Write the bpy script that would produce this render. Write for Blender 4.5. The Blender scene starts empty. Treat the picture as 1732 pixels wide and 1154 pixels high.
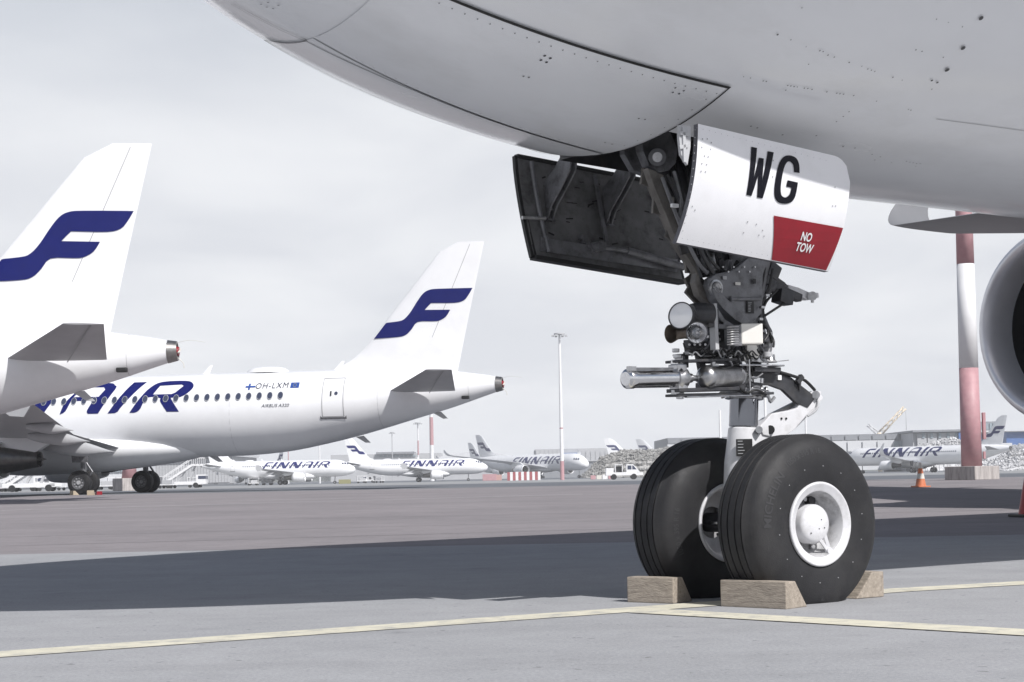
import bpy, bmesh, math, random
from math import sin, cos, pi, radians, sqrt, atan2
from mathutils import Vector, Matrix
from mathutils.geometry import tessellate_polygon

SC = bpy.context.scene
COL = SC.collection
R = random.Random(7)

# ------------------------------------------------------------------ camera
F_PX = 2800.0
PITCH, ROLL = radians(2.5), 0.0195
CAM_Z = 0.82
_F = Vector((0, cos(PITCH), sin(PITCH)))
_U0 = Vector((0, -sin(PITCH), cos(PITCH)))
_R0 = Vector((1, 0, 0))
_R = _R0 * cos(ROLL) - _U0 * sin(ROLL)
_U = _R0 * sin(ROLL) + _U0 * cos(ROLL)
cd = bpy.data.cameras.new("camera")
cam = bpy.data.objects.new("camera", cd)
COL.objects.link(cam)
cd.sensor_width = 36.0
cd.lens = F_PX / 1732.0 * 36.0
cd.shift_y = 107.5 / 1732.0
cd.clip_start = 0.1
cd.clip_end = 9000
cam.matrix_world = Matrix(((_R.x, _U.x, -_F.x, 0), (_R.y, _U.y, -_F.y, 0), (_R.z, _U.z, -_F.z, CAM_Z), (0, 0, 0, 1)))
SC.camera = cam

# ------------------------------------------------------------------ sun and sky
SUN_TRAVEL = Vector((-0.610, 0.794, -1.0)).normalized()
sd = bpy.data.lights.new("sun", 'SUN')
sd.energy = 5.0
sd.angle = radians(0.53)
sd.color = (1.0, 0.98, 0.96)
sun = bpy.data.objects.new("sun", sd)
COL.objects.link(sun)
sun.rotation_euler = (-SUN_TRAVEL).to_track_quat('Z', 'Y').to_euler()
to_sun = -SUN_TRAVEL

W = bpy.data.worlds.new("World")
SC.world = W
W.use_nodes = True
nt = W.node_tree
nt.nodes.clear()
N = nt.nodes.new
L = nt.links.new
out = N('ShaderNodeOutputWorld')
bg = N('ShaderNodeBackground')
bg.inputs['Strength'].default_value = 0.07
sky = N('ShaderNodeTexSky')
sky.sky_type = 'NISHITA'
sky.sun_disc = False
sky.sun_elevation = math.asin(to_sun.z)
sky.sun_rotation = atan2(to_sun.x, to_sun.y)
sky.air_density = 1.0
sky.dust_density = 1.5
tc = N('ShaderNodeTexCoord')
sep = N('ShaderNodeSeparateXYZ')
L(tc.outputs['Generated'], sep.inputs[0])
# project the view direction on a high flat cloud sheet: x/(z+c), y/(z+c)
addz = N('ShaderNodeMath'); addz.operation = 'ADD'; addz.inputs[1].default_value = 0.22
absz = N('ShaderNodeMath'); absz.operation = 'ABSOLUTE'
L(sep.outputs['Z'], absz.inputs[0]); L(absz.outputs[0], addz.inputs[0])
comb = N('ShaderNodeCombineXYZ')
for k, a in enumerate(('X', 'Y')):
    dv = N('ShaderNodeMath'); dv.operation = 'DIVIDE'
    L(sep.outputs[a], dv.inputs[0]); L(addz.outputs[0], dv.inputs[1]); L(dv.outputs[0], comb.inputs[k])
noi = N('ShaderNodeTexNoise')
noi.inputs['Scale'].default_value = 1.7
noi.inputs['Detail'].default_value = 4
noi.inputs['Roughness'].default_value = 0.5
noi.inputs['Distortion'].default_value = 0.3
L(comb.outputs[0], noi.inputs['Vector'])
ramp = N('ShaderNodeValToRGB')
ramp.color_ramp.elements[0].position = 0.36
ramp.color_ramp.elements[0].color = (10.7, 11.0, 11.7, 1)
ramp.color_ramp.elements[1].position = 0.66
ramp.color_ramp.elements[1].color = (13.0, 13.2, 13.6, 1)
L(noi.outputs['Fac'], ramp.inputs[0])
# veil: thick towards the horizon, thinner overhead
veil = N('ShaderNodeMapRange')
veil.inputs['From Min'].default_value = 0.17
veil.inputs['From Max'].default_value = 0.46
veil.inputs['To Min'].default_value = 0.98
veil.inputs['To Max'].default_value = 0.05
veil.interpolation_type = 'SMOOTHSTEP'
L(sep.outputs['Z'], veil.inputs['Value'])
mix = N('ShaderNodeMix'); mix.data_type = 'RGBA'
L(veil.outputs[0], mix.inputs['Factor'])
L(sky.outputs[0], mix.inputs[6]); L(ramp.outputs[0], mix.inputs[7])
L(mix.outputs[2], bg.inputs['Color'])
L(bg.outputs[0], out.inputs[0])
SC.view_settings.view_transform = 'Standard'
SC.view_settings.look = 'None'
SC.view_settings.exposure = 0.0
SC.view_settings.gamma = 1.0
SC.view_settings.use_curve_mapping = False
SC.render.engine = 'CYCLES'
SC.cycles.max_bounces = 8
SC.cycles.volume_bounces = 2

# ------------------------------------------------------------------ placing helpers
def ray(px, py):
    return _F + _R * ((px - 866.0) / F_PX) - _U * ((py - 684.5) / F_PX)

def at(px, py, D):
    "world point seen at photo pixel (px, py) that stands at distance D ahead"
    d = ray(px, py)
    return Vector((0, 0, CAM_Z)) + d * (D / d.y)

GP = [(-60, .03), (16, .03), (30, .09), (45, .2), (60, .3), (75, .36), (88, .38), (105, .36), (150, .26), (220, .12), (320, .0), (450, -.06), (3000, -.06), (6000, -.06)]
def zg(y):
    for (a, za), (b, zb) in zip(GP, GP[1:]):
        if y <= b:
            t = max(0.0, (y - a) / (b - a))
            return za + (zb - za) * t
    return GP[-1][1]

def gpt(px, py):
    "ground point seen at a photo pixel"
    d = ray(px, py)
    y = 5.0
    c = Vector((0, 0, CAM_Z))
    while y < 3000:
        p = c + d * (y / d.y)
        if p.z <= zg(y):
            return Vector((p.x, y, zg(y)))
        y *= 1.002
    return p

def gx(px, D):
    "ground point in the photo column px at distance D"
    p = at(px, 800, D)
    return Vector((p.x, D, zg(D)))

# hero frame: local x runs aft along the airliner, y to starboard, origin under the nose gear
H_TH = radians(34.66); SG = 4.598; HX, HY = 1.5, 10.33
_c, _s = cos(H_TH), sin(H_TH)
def side(px, py, y=0.0):
    "hero point on the lengthwise plane y = const that is seen at a photo pixel"
    d = ray(px, py)
    n = Vector((-_s, _c, 0))
    c = Vector((0, 0, CAM_Z))
    t = (y - (c - Vector((HX, HY, 0))).dot(n)) / d.dot(n)
    p = c + d * t
    X, Y = p.x - HX, p.y - HY
    return Vector((_c * X + _s * Y, y, p.z))

# ------------------------------------------------------------------ materials
MATS = {}
def mat(name, col, rough=.5, metal=0.0, var=0.0, vscale=3.0, bump=0.0, bscale=40.0, coat=0.0, emit=None, trans=0.0,
        dirt=None, dscale=1.2, damt=0.5, stretch=(1, 1, 1), rvar=0.0, spec=.5):
    if name in MATS: return MATS[name]
    m = bpy.data.materials.new(name); m.use_nodes = True
    t = m.node_tree; b = t.nodes['Principled BSDF']
    b.inputs['Base Color'].default_value = (*col, 1)
    b.inputs['Roughness'].default_value = rough
    b.inputs['Metallic'].default_value = metal
    b.inputs['Specular IOR Level'].default_value = spec
    b.inputs['Coat Weight'].default_value = coat
    b.inputs['Coat Roughness'].default_value = .12
    b.inputs['Transmission Weight'].default_value = trans
    if emit:
        b.inputs['Emission Color'].default_value = (*emit[:3], 1); b.inputs['Emission Strength'].default_value = emit[3]
    src = None
    tcn = t.nodes.new('ShaderNodeTexCoord'); mp = t.nodes.new('ShaderNodeMapping')
    mp.inputs['Scale'].default_value = stretch
    t.links.new(tcn.outputs['Object'], mp.inputs[0])
    if var > 0:
        n = t.nodes.new('ShaderNodeTexNoise'); n.inputs['Scale'].default_value = vscale; n.inputs['Detail'].default_value = 8; n.inputs['Roughness'].default_value = .62
        t.links.new(mp.outputs[0], n.inputs['Vector'])
        r = t.nodes.new('ShaderNodeMapRange'); r.inputs['From Min'].default_value = .3; r.inputs['From Max'].default_value = .7
        r.inputs['To Min'].default_value = 1 - var; r.inputs['To Max'].default_value = 1 + var
        t.links.new(n.outputs['Fac'], r.inputs['Value'])
        mx = t.nodes.new('ShaderNodeMix'); mx.data_type = 'RGBA'; mx.blend_type = 'MULTIPLY'; mx.inputs['Factor'].default_value = 1
        mx.inputs[6].default_value = (*col, 1)
        t.links.new(r.outputs[0], mx.inputs[7]); src = mx.outputs[2]
        t.links.new(src, b.inputs['Base Color'])
    if dirt:
        n = t.nodes.new('ShaderNodeTexNoise'); n.inputs['Scale'].default_value = dscale; n.inputs['Detail'].default_value = 10; n.inputs['Roughness'].default_value = .7
        t.links.new(mp.outputs[0], n.inputs['Vector'])
        r = t.nodes.new('ShaderNodeMapRange'); r.inputs['From Min'].default_value = .48; r.inputs['From Max'].default_value = .72; r.inputs['To Max'].default_value = damt
        t.links.new(n.outputs['Fac'], r.inputs['Value'])
        mx = t.nodes.new('ShaderNodeMix'); mx.data_type = 'RGBA'
        t.links.new(r.outputs[0], mx.inputs['Factor'])
        if src: t.links.new(src, mx.inputs[6])
        else: mx.inputs[6].default_value = (*col, 1)
        mx.inputs[7].default_value = (*dirt, 1); src = mx.outputs[2]
        t.links.new(src, b.inputs['Base Color'])
    if rvar > 0:
        n = t.nodes.new('ShaderNodeTexNoise'); n.inputs['Scale'].default_value = vscale * 2.3; n.inputs['Detail'].default_value = 6
        t.links.new(mp.outputs[0], n.inputs['Vector'])
        r = t.nodes.new('ShaderNodeMapRange'); r.inputs['From Min'].default_value = .3; r.inputs['From Max'].default_value = .7
        r.inputs['To Min'].default_value = max(.02, rough - rvar); r.inputs['To Max'].default_value = rough + rvar
        t.links.new(n.outputs['Fac'], r.inputs['Value']); t.links.new(r.outputs[0], b.inputs['Roughness'])
    if bump > 0:
        n = t.nodes.new('ShaderNodeTexNoise'); n.inputs['Scale'].default_value = bscale; n.inputs['Detail'].default_value = 4
        t.links.new(mp.outputs[0], n.inputs['Vector'])
        bp = t.nodes.new('ShaderNodeBump'); bp.inputs['Strength'].default_value = bump; bp.inputs['Distance'].default_value = .02
        t.links.new(n.outputs['Fac'], bp.inputs['Height']); t.links.new(bp.outputs[0], b.inputs['Normal'])
    MATS[name] = m
    return m

WHITE = mat('white_paint', (.80, .805, .82), .28, var=.03, vscale=.6, coat=.3, dirt=(.66, .66, .67), dscale=.7, damt=.35)
HULL = mat('hull_paint', (.83, .84, .87), .22, var=.05, vscale=1.1, coat=.35, dirt=(.60, .60, .60), dscale=1.6, damt=.35, stretch=(.5, 1, 1), rvar=.06)
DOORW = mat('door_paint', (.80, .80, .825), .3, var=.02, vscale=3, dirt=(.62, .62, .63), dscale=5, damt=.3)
NAVY = mat('navy_paint', (.005, .009, .112), .35, var=.08, vscale=2, spec=.25)
NAVYD = mat('dark_navy_paint', (.004, .004, .009), .5, spec=.25)
RED = mat('red_paint', (.25, .009, .019), .38, var=.1, vscale=8)
GREY = mat('grey_paint', (.42, .425, .44), .35, var=.06, vscale=2)
STABG = mat('stabilizer_grey', (.36, .36, .375), .4, var=.08, vscale=1.2)
GEARG = mat('gear_grey', (.17, .172, .185), .38, .25, var=.22, vscale=9, dirt=(.03, .03, .03), dscale=11, damt=.75, rvar=.1)
GEARD = mat('gear_dark', (.045, .046, .052), .42, .3, var=.35, vscale=12, dirt=(.11, .10, .09), dscale=9, damt=.5)
GEARB = mat('brace_bronze_grey', (.16, .15, .14), .42, .3, var=.2, vscale=9, dirt=(.04, .035, .03), dscale=10, damt=.6)
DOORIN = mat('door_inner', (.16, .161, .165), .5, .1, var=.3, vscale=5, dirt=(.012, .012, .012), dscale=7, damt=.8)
BLACK = mat('black_rubber', (.012, .012, .013), .5, var=.2, vscale=20)
TYRE = mat('tyre_rubber', (.019, .019, .021), .62, var=.22, vscale=6, dirt=(.055, .053, .052), dscale=3.2, damt=.4, bump=.12, bscale=120, rvar=.08, spec=.35)
TYREL = mat('tyre_lettering', (.030, .030, .033), .55)
RIMD = mat('airliner_rim', (.20, .20, .21), .4, .4, var=.3, vscale=6)
BOWL = mat('rim_bowl', (.50, .50, .51), .38, .1, var=.12, vscale=8, dirt=(.10, .10, .10), dscale=9, damt=.8)
CHROME = mat('chrome', (.72, .72, .73), .16, 1.0, var=.1, vscale=14, rvar=.06)
STEEL = mat('brushed_steel', (.50, .50, .51), .3, 1.0, var=.2, vscale=18, dirt=(.12, .12, .12), dscale=16, damt=.5)
PISTON = mat('piston_chrome', (.20, .205, .225), .14, 1.0, var=.06, vscale=10)
GWHITE = mat('gear_white', (.62, .62, .64), .33, var=.05, vscale=7, dirt=(.35, .34, .33), dscale=12, damt=.5)
CREAM = mat('box_cream', (.72, .70, .66), .4, var=.04, vscale=9)
BRASS = mat('brass', (.17, .14, .115), .4, .7, var=.2, vscale=20)
GLASS = mat('lamp_glass', (.86, .87, .88), .06, 0.0, spec=.9, coat=1.0)
REFL = mat('lamp_reflector', (.85, .85, .86), .08, 1.0)
WOOD = None
PANE = mat('window_pane', (.05, .06, .10), .15, var=.1, vscale=4)
LIP = mat('nacelle_lip', (.84, .84, .86), .36, .5, var=.06, vscale=2, rvar=.05)
FANB = mat('fan_dark', (.012, .012, .014), .45, .3)
INLET = mat('inlet_liner', (.018, .018, .020), .5)
NOZ = mat('nozzle_metal', (.16, .155, .15), .38, .9, var=.2, vscale=4)
APU = mat('exhaust_metal', (.30, .29, .28), .35, .9, var=.2, vscale=8)
CONC = None
PINK = mat('faded_red_paint', (.46, .26, .28), .55, var=.12, vscale=2.5, dirt=(.5, .36, .36), dscale=3, damt=.5)
PWHITE = mat('mast_white', (.74, .74, .75), .5, var=.05, vscale=2)
BLOCKC = mat('block_concrete', (.42, .39, .375), .85, var=.2, vscale=2.2, dirt=(.14, .12, .115), dscale=2.6, damt=.8, stretch=(3, 3, .35), bump=.4, bscale=14)
CLAD = mat('cladding_grey', (.42, .425, .44), .6, var=.05, vscale=.2)
CLADD = mat('cladding_dark', (.23, .24, .26), .6, var=.05, vscale=.2)
CLADL = mat('cladding_light', (.60, .61, .63), .6, var=.05, vscale=.2)
BLUE = mat('blue_cladding', (.06, .14, .36), .5, var=.08, vscale=.3)
GLAZ = mat('far_glazing', (.26, .31, .34), .2)
ORANGE = mat('cone_orange', (.58, .19, .09), .5, var=.12, vscale=12, dirt=(.30, .09, .05), dscale=14, damt=.6)
CONERED = mat('cone_red', (.30, .018, .022), .45, var=.15, vscale=10)
CONEW = mat('cone_white', (.62, .60, .55), .5, var=.1, vscale=12)
RUBBLE = mat('rubble', (.30, .295, .285), .9, var=.5, vscale=.7, bump=.8, bscale=3)
SNOWY = mat('rubble_pale', (.52, .52, .53), .9, var=.35, vscale=.6, bump=.8, bscale=3)
CRANE = mat('crane_yellow', (.66, .58, .46), .6)
TRUCKW = mat('truck_white', (.74, .74, .75), .4, var=.05, vscale=1)

# ------------------------------------------------------------------ mesh building
class MB:
    def __init__(s): s.v = []; s.f = []; s.mi = []; s.sm = []; s.cur = 0
    def add(s, vs, fs, smooth=False):
        o = len(s.v); s.v += [tuple(v) for v in vs]
        for f in fs:
            s.f.append(tuple(o + i for i in f)); s.mi.append(s.cur); s.sm.append(smooth)
        return s
    def box(s, c, size, rot=None):
        x, y, z = [k / 2 for k in size]
        vs = [Vector((a * x, b * y, d * z)) for a in (-1, 1) for b in (-1, 1) for d in (-1, 1)]
        if rot is not None: vs = [rot @ v for v in vs]
        c = Vector(c)
        return s.add([v + c for v in vs], [(0, 1, 3, 2), (4, 6, 7, 5), (0, 4, 5, 1), (2, 3, 7, 6), (0, 2, 6, 4), (1, 5, 7, 3)])
    def beam(s, a, b, w, h, up=(0, 0, 1), w2=None, h2=None):
        a, b = Vector(a), Vector(b); d = (b - a).normalized(); u = Vector(up)
        sx = d.cross(u)
        if sx.length < 1e-4: sx = d.cross(Vector((1, 0, 0)))
        sx.normalize(); u = sx.cross(d)
        vs = []
        for p, ww, hh in ((a, w, h), (b, w2 or w, h2 or h)):
            for q in ((-1, -1), (1, -1), (1, 1), (-1, 1)): vs.append(p + sx * q[0] * ww / 2 + u * q[1] * hh / 2)
        return s.add(vs, [(3, 2, 1, 0), (4, 5, 6, 7), (0, 1, 5, 4), (1, 2, 6, 5), (2, 3, 7, 6), (3, 0, 4, 7)])
    def lathe(s, o, axis, prof, n=24, caps=True, arc=None):
        "prof: (distance along axis, radius)"
        o = Vector(o); d = Vector(axis).normalized()
        a = d.cross(Vector((0, 0, 1)))
        if a.length < 1e-3: a = d.cross(Vector((0, 1, 0)))
        a.normalize(); b = d.cross(a)
        vs = []; m = len(prof)
        for (t, r) in prof:
            for k in range(n):
                q = 2 * pi * k / n
                vs.append(o + d * t + a * (r * cos(q)) + b * (r * sin(q)))
        fs = []
        for i in range(m - 1):
            for k in range(n):
                k2 = (k + 1) % n
                fs.append((i * n + k, i * n + k2, (i + 1) * n + k2, (i + 1) * n + k))
        s.add(vs, fs, True)
        if caps:
            for i, rev in ((0, True), (m - 1, False)):
                if prof[i][1] > 1e-5:
                    ring = [i * n + k for k in range(n)]
                    if rev: ring = ring[::-1]
                    s.add([vs[j] for j in ring], [tuple(range(n))])
        return s
    def cyl(s, a, b, r, r2=None, n=18, caps=True):
        a, b = Vector(a), Vector(b); l = (b - a).length
        return s.lathe(a, b - a, [(0, r), (l, r if r2 is None else r2)], n, caps)
    def tube(s, pts, r, n=8, smooth=3):
        pts = [Vector(p) for p in pts]
        if smooth and len(pts) > 2: pts = catmull(pts, smooth)
        m = len(pts); vs = []; prev = None
        for i, p in enumerate(pts):
            d = (pts[min(i + 1, m - 1)] - pts[max(i - 1, 0)]).normalized()
            if prev is None:
                a = d.cross(Vector((0, 0, 1)))
                if a.length < 1e-3: a = d.cross(Vector((1, 0, 0)))
            else: a = prev - d * prev.dot(d)
            a.normalize(); prev = a; b = d.cross(a)
            for k in range(n):
                q = 2 * pi * k / n; vs.append(p + a * (r * cos(q)) + b * (r * sin(q)))
        fs = [(i * n + k, i * n + (k + 1) % n, (i + 1) * n + (k + 1) % n, (i + 1) * n + k) for i in range(m - 1) for k in range(n)]
        fs += [tuple(range(n))[::-1], tuple((m - 1) * n + k for k in range(n))]
        return s.add(vs, fs, True)
    def plate(s, pts, thick, n):
        "polygon of 3D points pushed through by thick along n (both ways)"
        n = Vector(n).normalized() * (thick / 2); pts = [Vector(p) for p in pts]; m = len(pts)
        vs = [p + n for p in pts] + [p - n for p in pts]
        tr = tessellate_polygon([pts])
        fs = [tuple(t) for t in tr] + [tuple(m + i for i in t[::-1]) for t in tr]
        fs += [(i, m + i, m + (i + 1) % m, (i + 1) % m) for i in range(m)]
        return s.add(vs, fs)
    def loft(s, rings, closed=True, caps=True, smooth=True):
        n = len(rings[0]); vs = [v for r in rings for v in r]; fs = []
        rg = range(n if closed else n - 1)
        for i in range(len(rings) - 1):
            for k in rg:
                k2 = (k + 1) % n
                fs.append((i * n + k, i * n + k2, (i + 1) * n + k2, (i + 1) * n + k))
        s.add(vs, fs, smooth)
        if caps and closed:
            s.add(rings[0], [tuple(range(n))[::-1]]); s.add(rings[-1], [tuple(range(n))])
        return s
    def build(s, name, mats, parent=None, label=None, kind=None, bevel=0, fixn=True, sharp=None):
        me = bpy.data.meshes.new(name); me.from_pydata(s.v, [], s.f)
        if not isinstance(mats, (list, tuple)): mats = [mats]
        for m in mats: me.materials.append(m)
        me.polygons.foreach_set('material_index', s.mi)
        me.polygons.foreach_set('use_smooth', s.sm)
        if fixn or bevel:
            b = bmesh.new(); b.from_mesh(me)
            bmesh.ops.remove_doubles(b, verts=b.verts, dist=1e-5)
            bmesh.ops.recalc_face_normals(b, faces=b.faces)
            for e in b.edges:
                if len(e.link_faces) == 2 and e.calc_face_angle(0) > radians(sharp or 38): e.smooth = False
            if bevel:
                es = [e for e in b.edges if len(e.link_faces) == 2 and e.calc_face_angle(0) > radians(50)]
                if es: bmesh.ops.bevel(b, geom=es, offset=bevel, segments=2, profile=.6, affect='EDGES', clamp_overlap=True)
            b.to_mesh(me); b.free()
        me.update()
        o = bpy.data.objects.new(name, me); COL.objects.link(o)
        if parent is not None: o.parent = parent
        if label: o['label'] = label
        if kind: o['kind'] = kind
        return o

def catmull(pts, k):
    out = []; P = [pts[0]] + pts + [pts[-1]]
    for i in range(1, len(P) - 2):
        p0, p1, p2, p3 = P[i - 1:i + 3]
        for j in range(k):
            t = j / k
            out.append(.5 * ((2 * p1) + (p2 - p0) * t + (2 * p0 - 5 * p1 + 4 * p2 - p3) * t * t + (3 * p1 - p0 - 3 * p2 + p3) * t ** 3))
    out.append(P[-2]); return out

def thing(name, label, cat, loc=(0, 0, 0), rz=0, group=None):
    o = bpy.data.objects.new(name, None); COL.objects.link(o)
    o.empty_display_size = .3
    o.location = loc; o.rotation_euler = (0, 0, rz); o['label'] = label; o['category'] = cat
    if group: o['group'] = group
    return o
def tag(o, label, cat, group=None):
    o['label'] = label; o['category'] = cat
    if group: o['group'] = group
    return o
KIDS = {}
def dup(root, loc, rz, label, group=None, skip=()):
    r = root.copy(); COL.objects.link(r); r.location = loc; r.rotation_euler = (0, 0, rz); r['label'] = label
    if group: r['group'] = group
    for ch in list(root.children):
        if ch.name.split('.')[0] in skip: continue
        c = ch.copy(); COL.objects.link(c); c.parent = r
        for g in list(ch.children):
            if g.name.split('.')[0] in skip: continue
            d = g.copy(); COL.objects.link(d); d.parent = c
    return r
def copy_part(o, loc, rot=None, parent=None):
    c = o.copy(); COL.objects.link(c); c.location = loc
    if rot is not None: c.rotation_euler = rot
    if parent is not None: c.parent = parent
    return c

def decal(name, polys, mapfn, m, parent, cut=(.3, .3), label=None, kind=None):
    "polys: list of [outer, hole, ...] in 2D; cut in a grid, then laid on a surface by mapfn"
    b = bmesh.new()
    for loops in polys:
        L3 = [[Vector((p[0], p[1], 0)) for p in lp] for lp in loops]
        flat = [v for lp in L3 for v in lp]
        bv = [b.verts.new(v) for v in flat]
        for t in tessellate_polygon(L3):
            try: b.faces.new([bv[i] for i in t])
            except ValueError: pass
    xs = [v.co.x for v in b.verts]; ys = [v.co.y for v in b.verts]
    for ax, lo, hi, st in ((0, min(xs), max(xs), cut[0]), (1, min(ys), max(ys), cut[1])):
        k = math.ceil(lo / st) * st
        while k < hi:
            co = [0, 0, 0]; no = [0, 0, 0]; co[ax] = k; no[ax] = 1
            bmesh.ops.bisect_plane(b, geom=b.verts[:] + b.edges[:] + b.faces[:], plane_co=co, plane_no=no, dist=1e-5)
            k += st
    for v in b.verts: v.co = Vector(mapfn(v.co.x, v.co.y))
    me = bpy.data.meshes.new(name); b.to_mesh(me); b.free(); me.materials.append(m)
    o = bpy.data.objects.new(name, me); COL.objects.link(o)
    if parent is not None: o.parent = parent
    if label: o['label'] = label
    if kind: o['kind'] = kind
    return o

def text_polys(txt, size=1.0, bold=0.0, sx=1.0, shear=0.0, spacing=1.0):
    "triangles of a line of type, as decal polygons, centred on 0"
    cu = bpy.data.curves.new('t', 'FONT'); cu.body = txt; cu.size = size; cu.offset = bold; cu.shear = shear
    cu.align_x = 'CENTER'; cu.align_y = 'CENTER'; cu.space_character = spacing; cu.resolution_u = 4
    o = bpy.data.objects.new('t', cu); COL.objects.link(o)
    dg = bpy.context.evaluated_depsgraph_get(); e = o.evaluated_get(dg); me = e.to_mesh()
    out = [[[(me.vertices[i].co.x * sx, me.vertices[i].co.y) for i in p.vertices]] for p in me.polygons]
    e.to_mesh_clear(); bpy.data.objects.remove(o); bpy.data.curves.remove(cu)
    return out

def arc(cx, cy, r, a0, a1, n=8, ry=None):
    ry = ry or r
    return [(cx + r * cos(radians(a0 + (a1 - a0) * k / n)), cy + ry * sin(radians(a0 + (a1 - a0) * k / n))) for k in range(n + 1)]

def roundpoly(pts, k=4):
    "closed Catmull smoothing of a 2D outline; points given twice stay sharp"
    out = []; n = len(pts); i = 0
    P = []
    for p in pts:
        if P and P[-1][0] == p: P[-1] = (p, True)
        else: P.append((p, False))
    n = len(P)
    for i in range(n):
        p1, s1 = P[i]; p2, s2 = P[(i + 1) % n]
        p0 = P[i - 1][0] if not s1 else p1
        p3 = P[(i + 2) % n][0] if not s2 else p2
        for j in range(k):
            t = j / k
            out.append(tuple(.5 * ((2 * p1[a]) + (p2[a] - p0[a]) * t + (2 * p0[a] - 5 * p1[a] + 4 * p2[a] - p3[a]) * t * t + (3 * p1[a] - p0[a] - 3 * p2[a] + p3[a]) * t ** 3) for a in (0, 1)))
    return out

# ------------------------------------------------------------------ ground
def ground_mat(name, base, var, tint, speck, bump=.35, patch=.15, lines=None):
    m = bpy.data.materials.new(name); m.use_nodes = True
    t = m.node_tree; b = t.nodes['Principled BSDF']; n = t.nodes.new; l = t.links.new
    tcn = n('ShaderNodeTexCoord')
    def noise(scale, detail=6, rough=.6, st=(1, 1, 1), lo=.3, hi=.7, a=0., c=1.):
        mp = n('ShaderNodeMapping'); mp.inputs['Scale'].default_value = st; l(tcn.outputs['Object'], mp.inputs[0])
        x = n('ShaderNodeTexNoise'); x.inputs['Scale'].default_value = scale; x.inputs['Detail'].default_value = detail; x.inputs['Roughness'].default_value = rough
        l(mp.outputs[0], x.inputs['Vector'])
        r = n('ShaderNodeMapRange'); r.inputs['From Min'].default_value = lo; r.inputs['From Max'].default_value = hi
        r.inputs['To Min'].default_value = a; r.inputs['To Max'].default_value = c
        l(x.outputs['Fac'], r.inputs['Value']); return r.outputs[0]
    def mul(a, f):
        mx = n('ShaderNodeMix'); mx.data_type = 'RGBA'; mx.blend_type = 'MULTIPLY'; mx.inputs['Factor'].default_value = 1
        l(a, mx.inputs[6]); l(f, mx.inputs[7]); return mx.outputs[2]
    mx = n('ShaderNodeMix'); mx.data_type = 'RGBA'; mx.inputs[6].default_value = (*base, 1); mx.inputs[7].default_value = (*tint, 1)
    l(noise(.22, 8, .65, (1, 1, 1), .38, .66), mx.inputs['Factor'])
    c = mul(mx.outputs[2], noise(55, 3, .7, lo=.3, hi=.7, a=1 - speck, c=1 + speck))
    c = mul(c, noise(260, 2, .5, lo=.3, hi=.7, a=1 - speck * .8, c=1 + speck * .8))
    c = mul(c, noise(2.6, 8, .7, lo=.3, hi=.7, a=1 - var, c=1 + var))
    c = mul(c, noise(.5, 6, .7, (.25, 2.2, 1), lo=.5, hi=.8, a=1, c=1 - patch))
    c = mul(c, noise(1.1, 12, .78, lo=.60, hi=.66, a=1, c=.86))
    c = mul(c, noise(9, 4, .6, (.2, 3, 1), lo=.64, hi=.72, a=1, c=.88))
    c = mul(c, noise(14, 3, .5, lo=.70, hi=.73, a=1, c=.62))
    l(c, b.inputs['Base Color']); b.inputs['Roughness'].default_value = .88; b.inputs['Specular IOR Level'].default_value = .25
    x = n('ShaderNodeTexNoise'); x.inputs['Scale'].default_value = 90; x.inputs['Detail'].default_value = 5; l(tcn.outputs['Object'], x.inputs['Vector'])
    bp = n('ShaderNodeBump'); bp.inputs['Strength'].default_value = bump; bp.inputs['Distance'].default_value = .006
    l(x.outputs['Fac'], bp.inputs['Height']); l(bp.outputs[0], b.inputs['Normal'])
    return m
G_CONC = ground_mat('apron_concrete', (.335, .338, .35), .07, (.285, .29, .302), .15, patch=.14)
G_BROWN = ground_mat('reddish_asphalt', (.255, .234, .242), .08, (.21, .195, .202), .16, patch=.12)
G_FAR = ground_mat('blue_grey_asphalt', (.16, .172, .19), .08, (.115, .122, .137), .1, patch=.3)
PAINTY = mat('yellow_line_paint', (.60, .57, .46), .8, var=.1, vscale=6, dirt=(.34, .335, .32), dscale=7, damt=1.0)
PAINTW = mat('white_line_paint', (.60, .60, .60), .8, var=.1, vscale=3, dirt=(.3, .3, .3), dscale=2, damt=.6)
JOINT = mat('joint_tar', (.075, .07, .072), .8)

def sheet(name, m, x0, x1, y0, y1, dz):
    ys = [y0] + [g[0] for g in GP if y0 < g[0] < y1] + [y1]
    mb = MB()
    for a, b in zip(ys, ys[1:]):
        mb.add([(x0, a, zg(a) + dz), (x1, a, zg(a) + dz), (x1, b, zg(b) + dz), (x0, b, zg(b) + dz)], [(0, 1, 2, 3)])
    return mb.build(name, m, kind='structure', fixn=False)
sheet('ground', G_FAR, -2500, 2500, -60, 3000, 0)
sheet('taxiway_asphalt', G_BROWN, -900, 900, 18.9, 76, .004)
sheet('apron_concrete', G_CONC, -900, 900, -60, 18.9, .008)
sheet('far_apron', mat('far_concrete', (.28, .285, .29), .9, var=.1, vscale=.05), -900, 900, 150, 420, .004)

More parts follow.
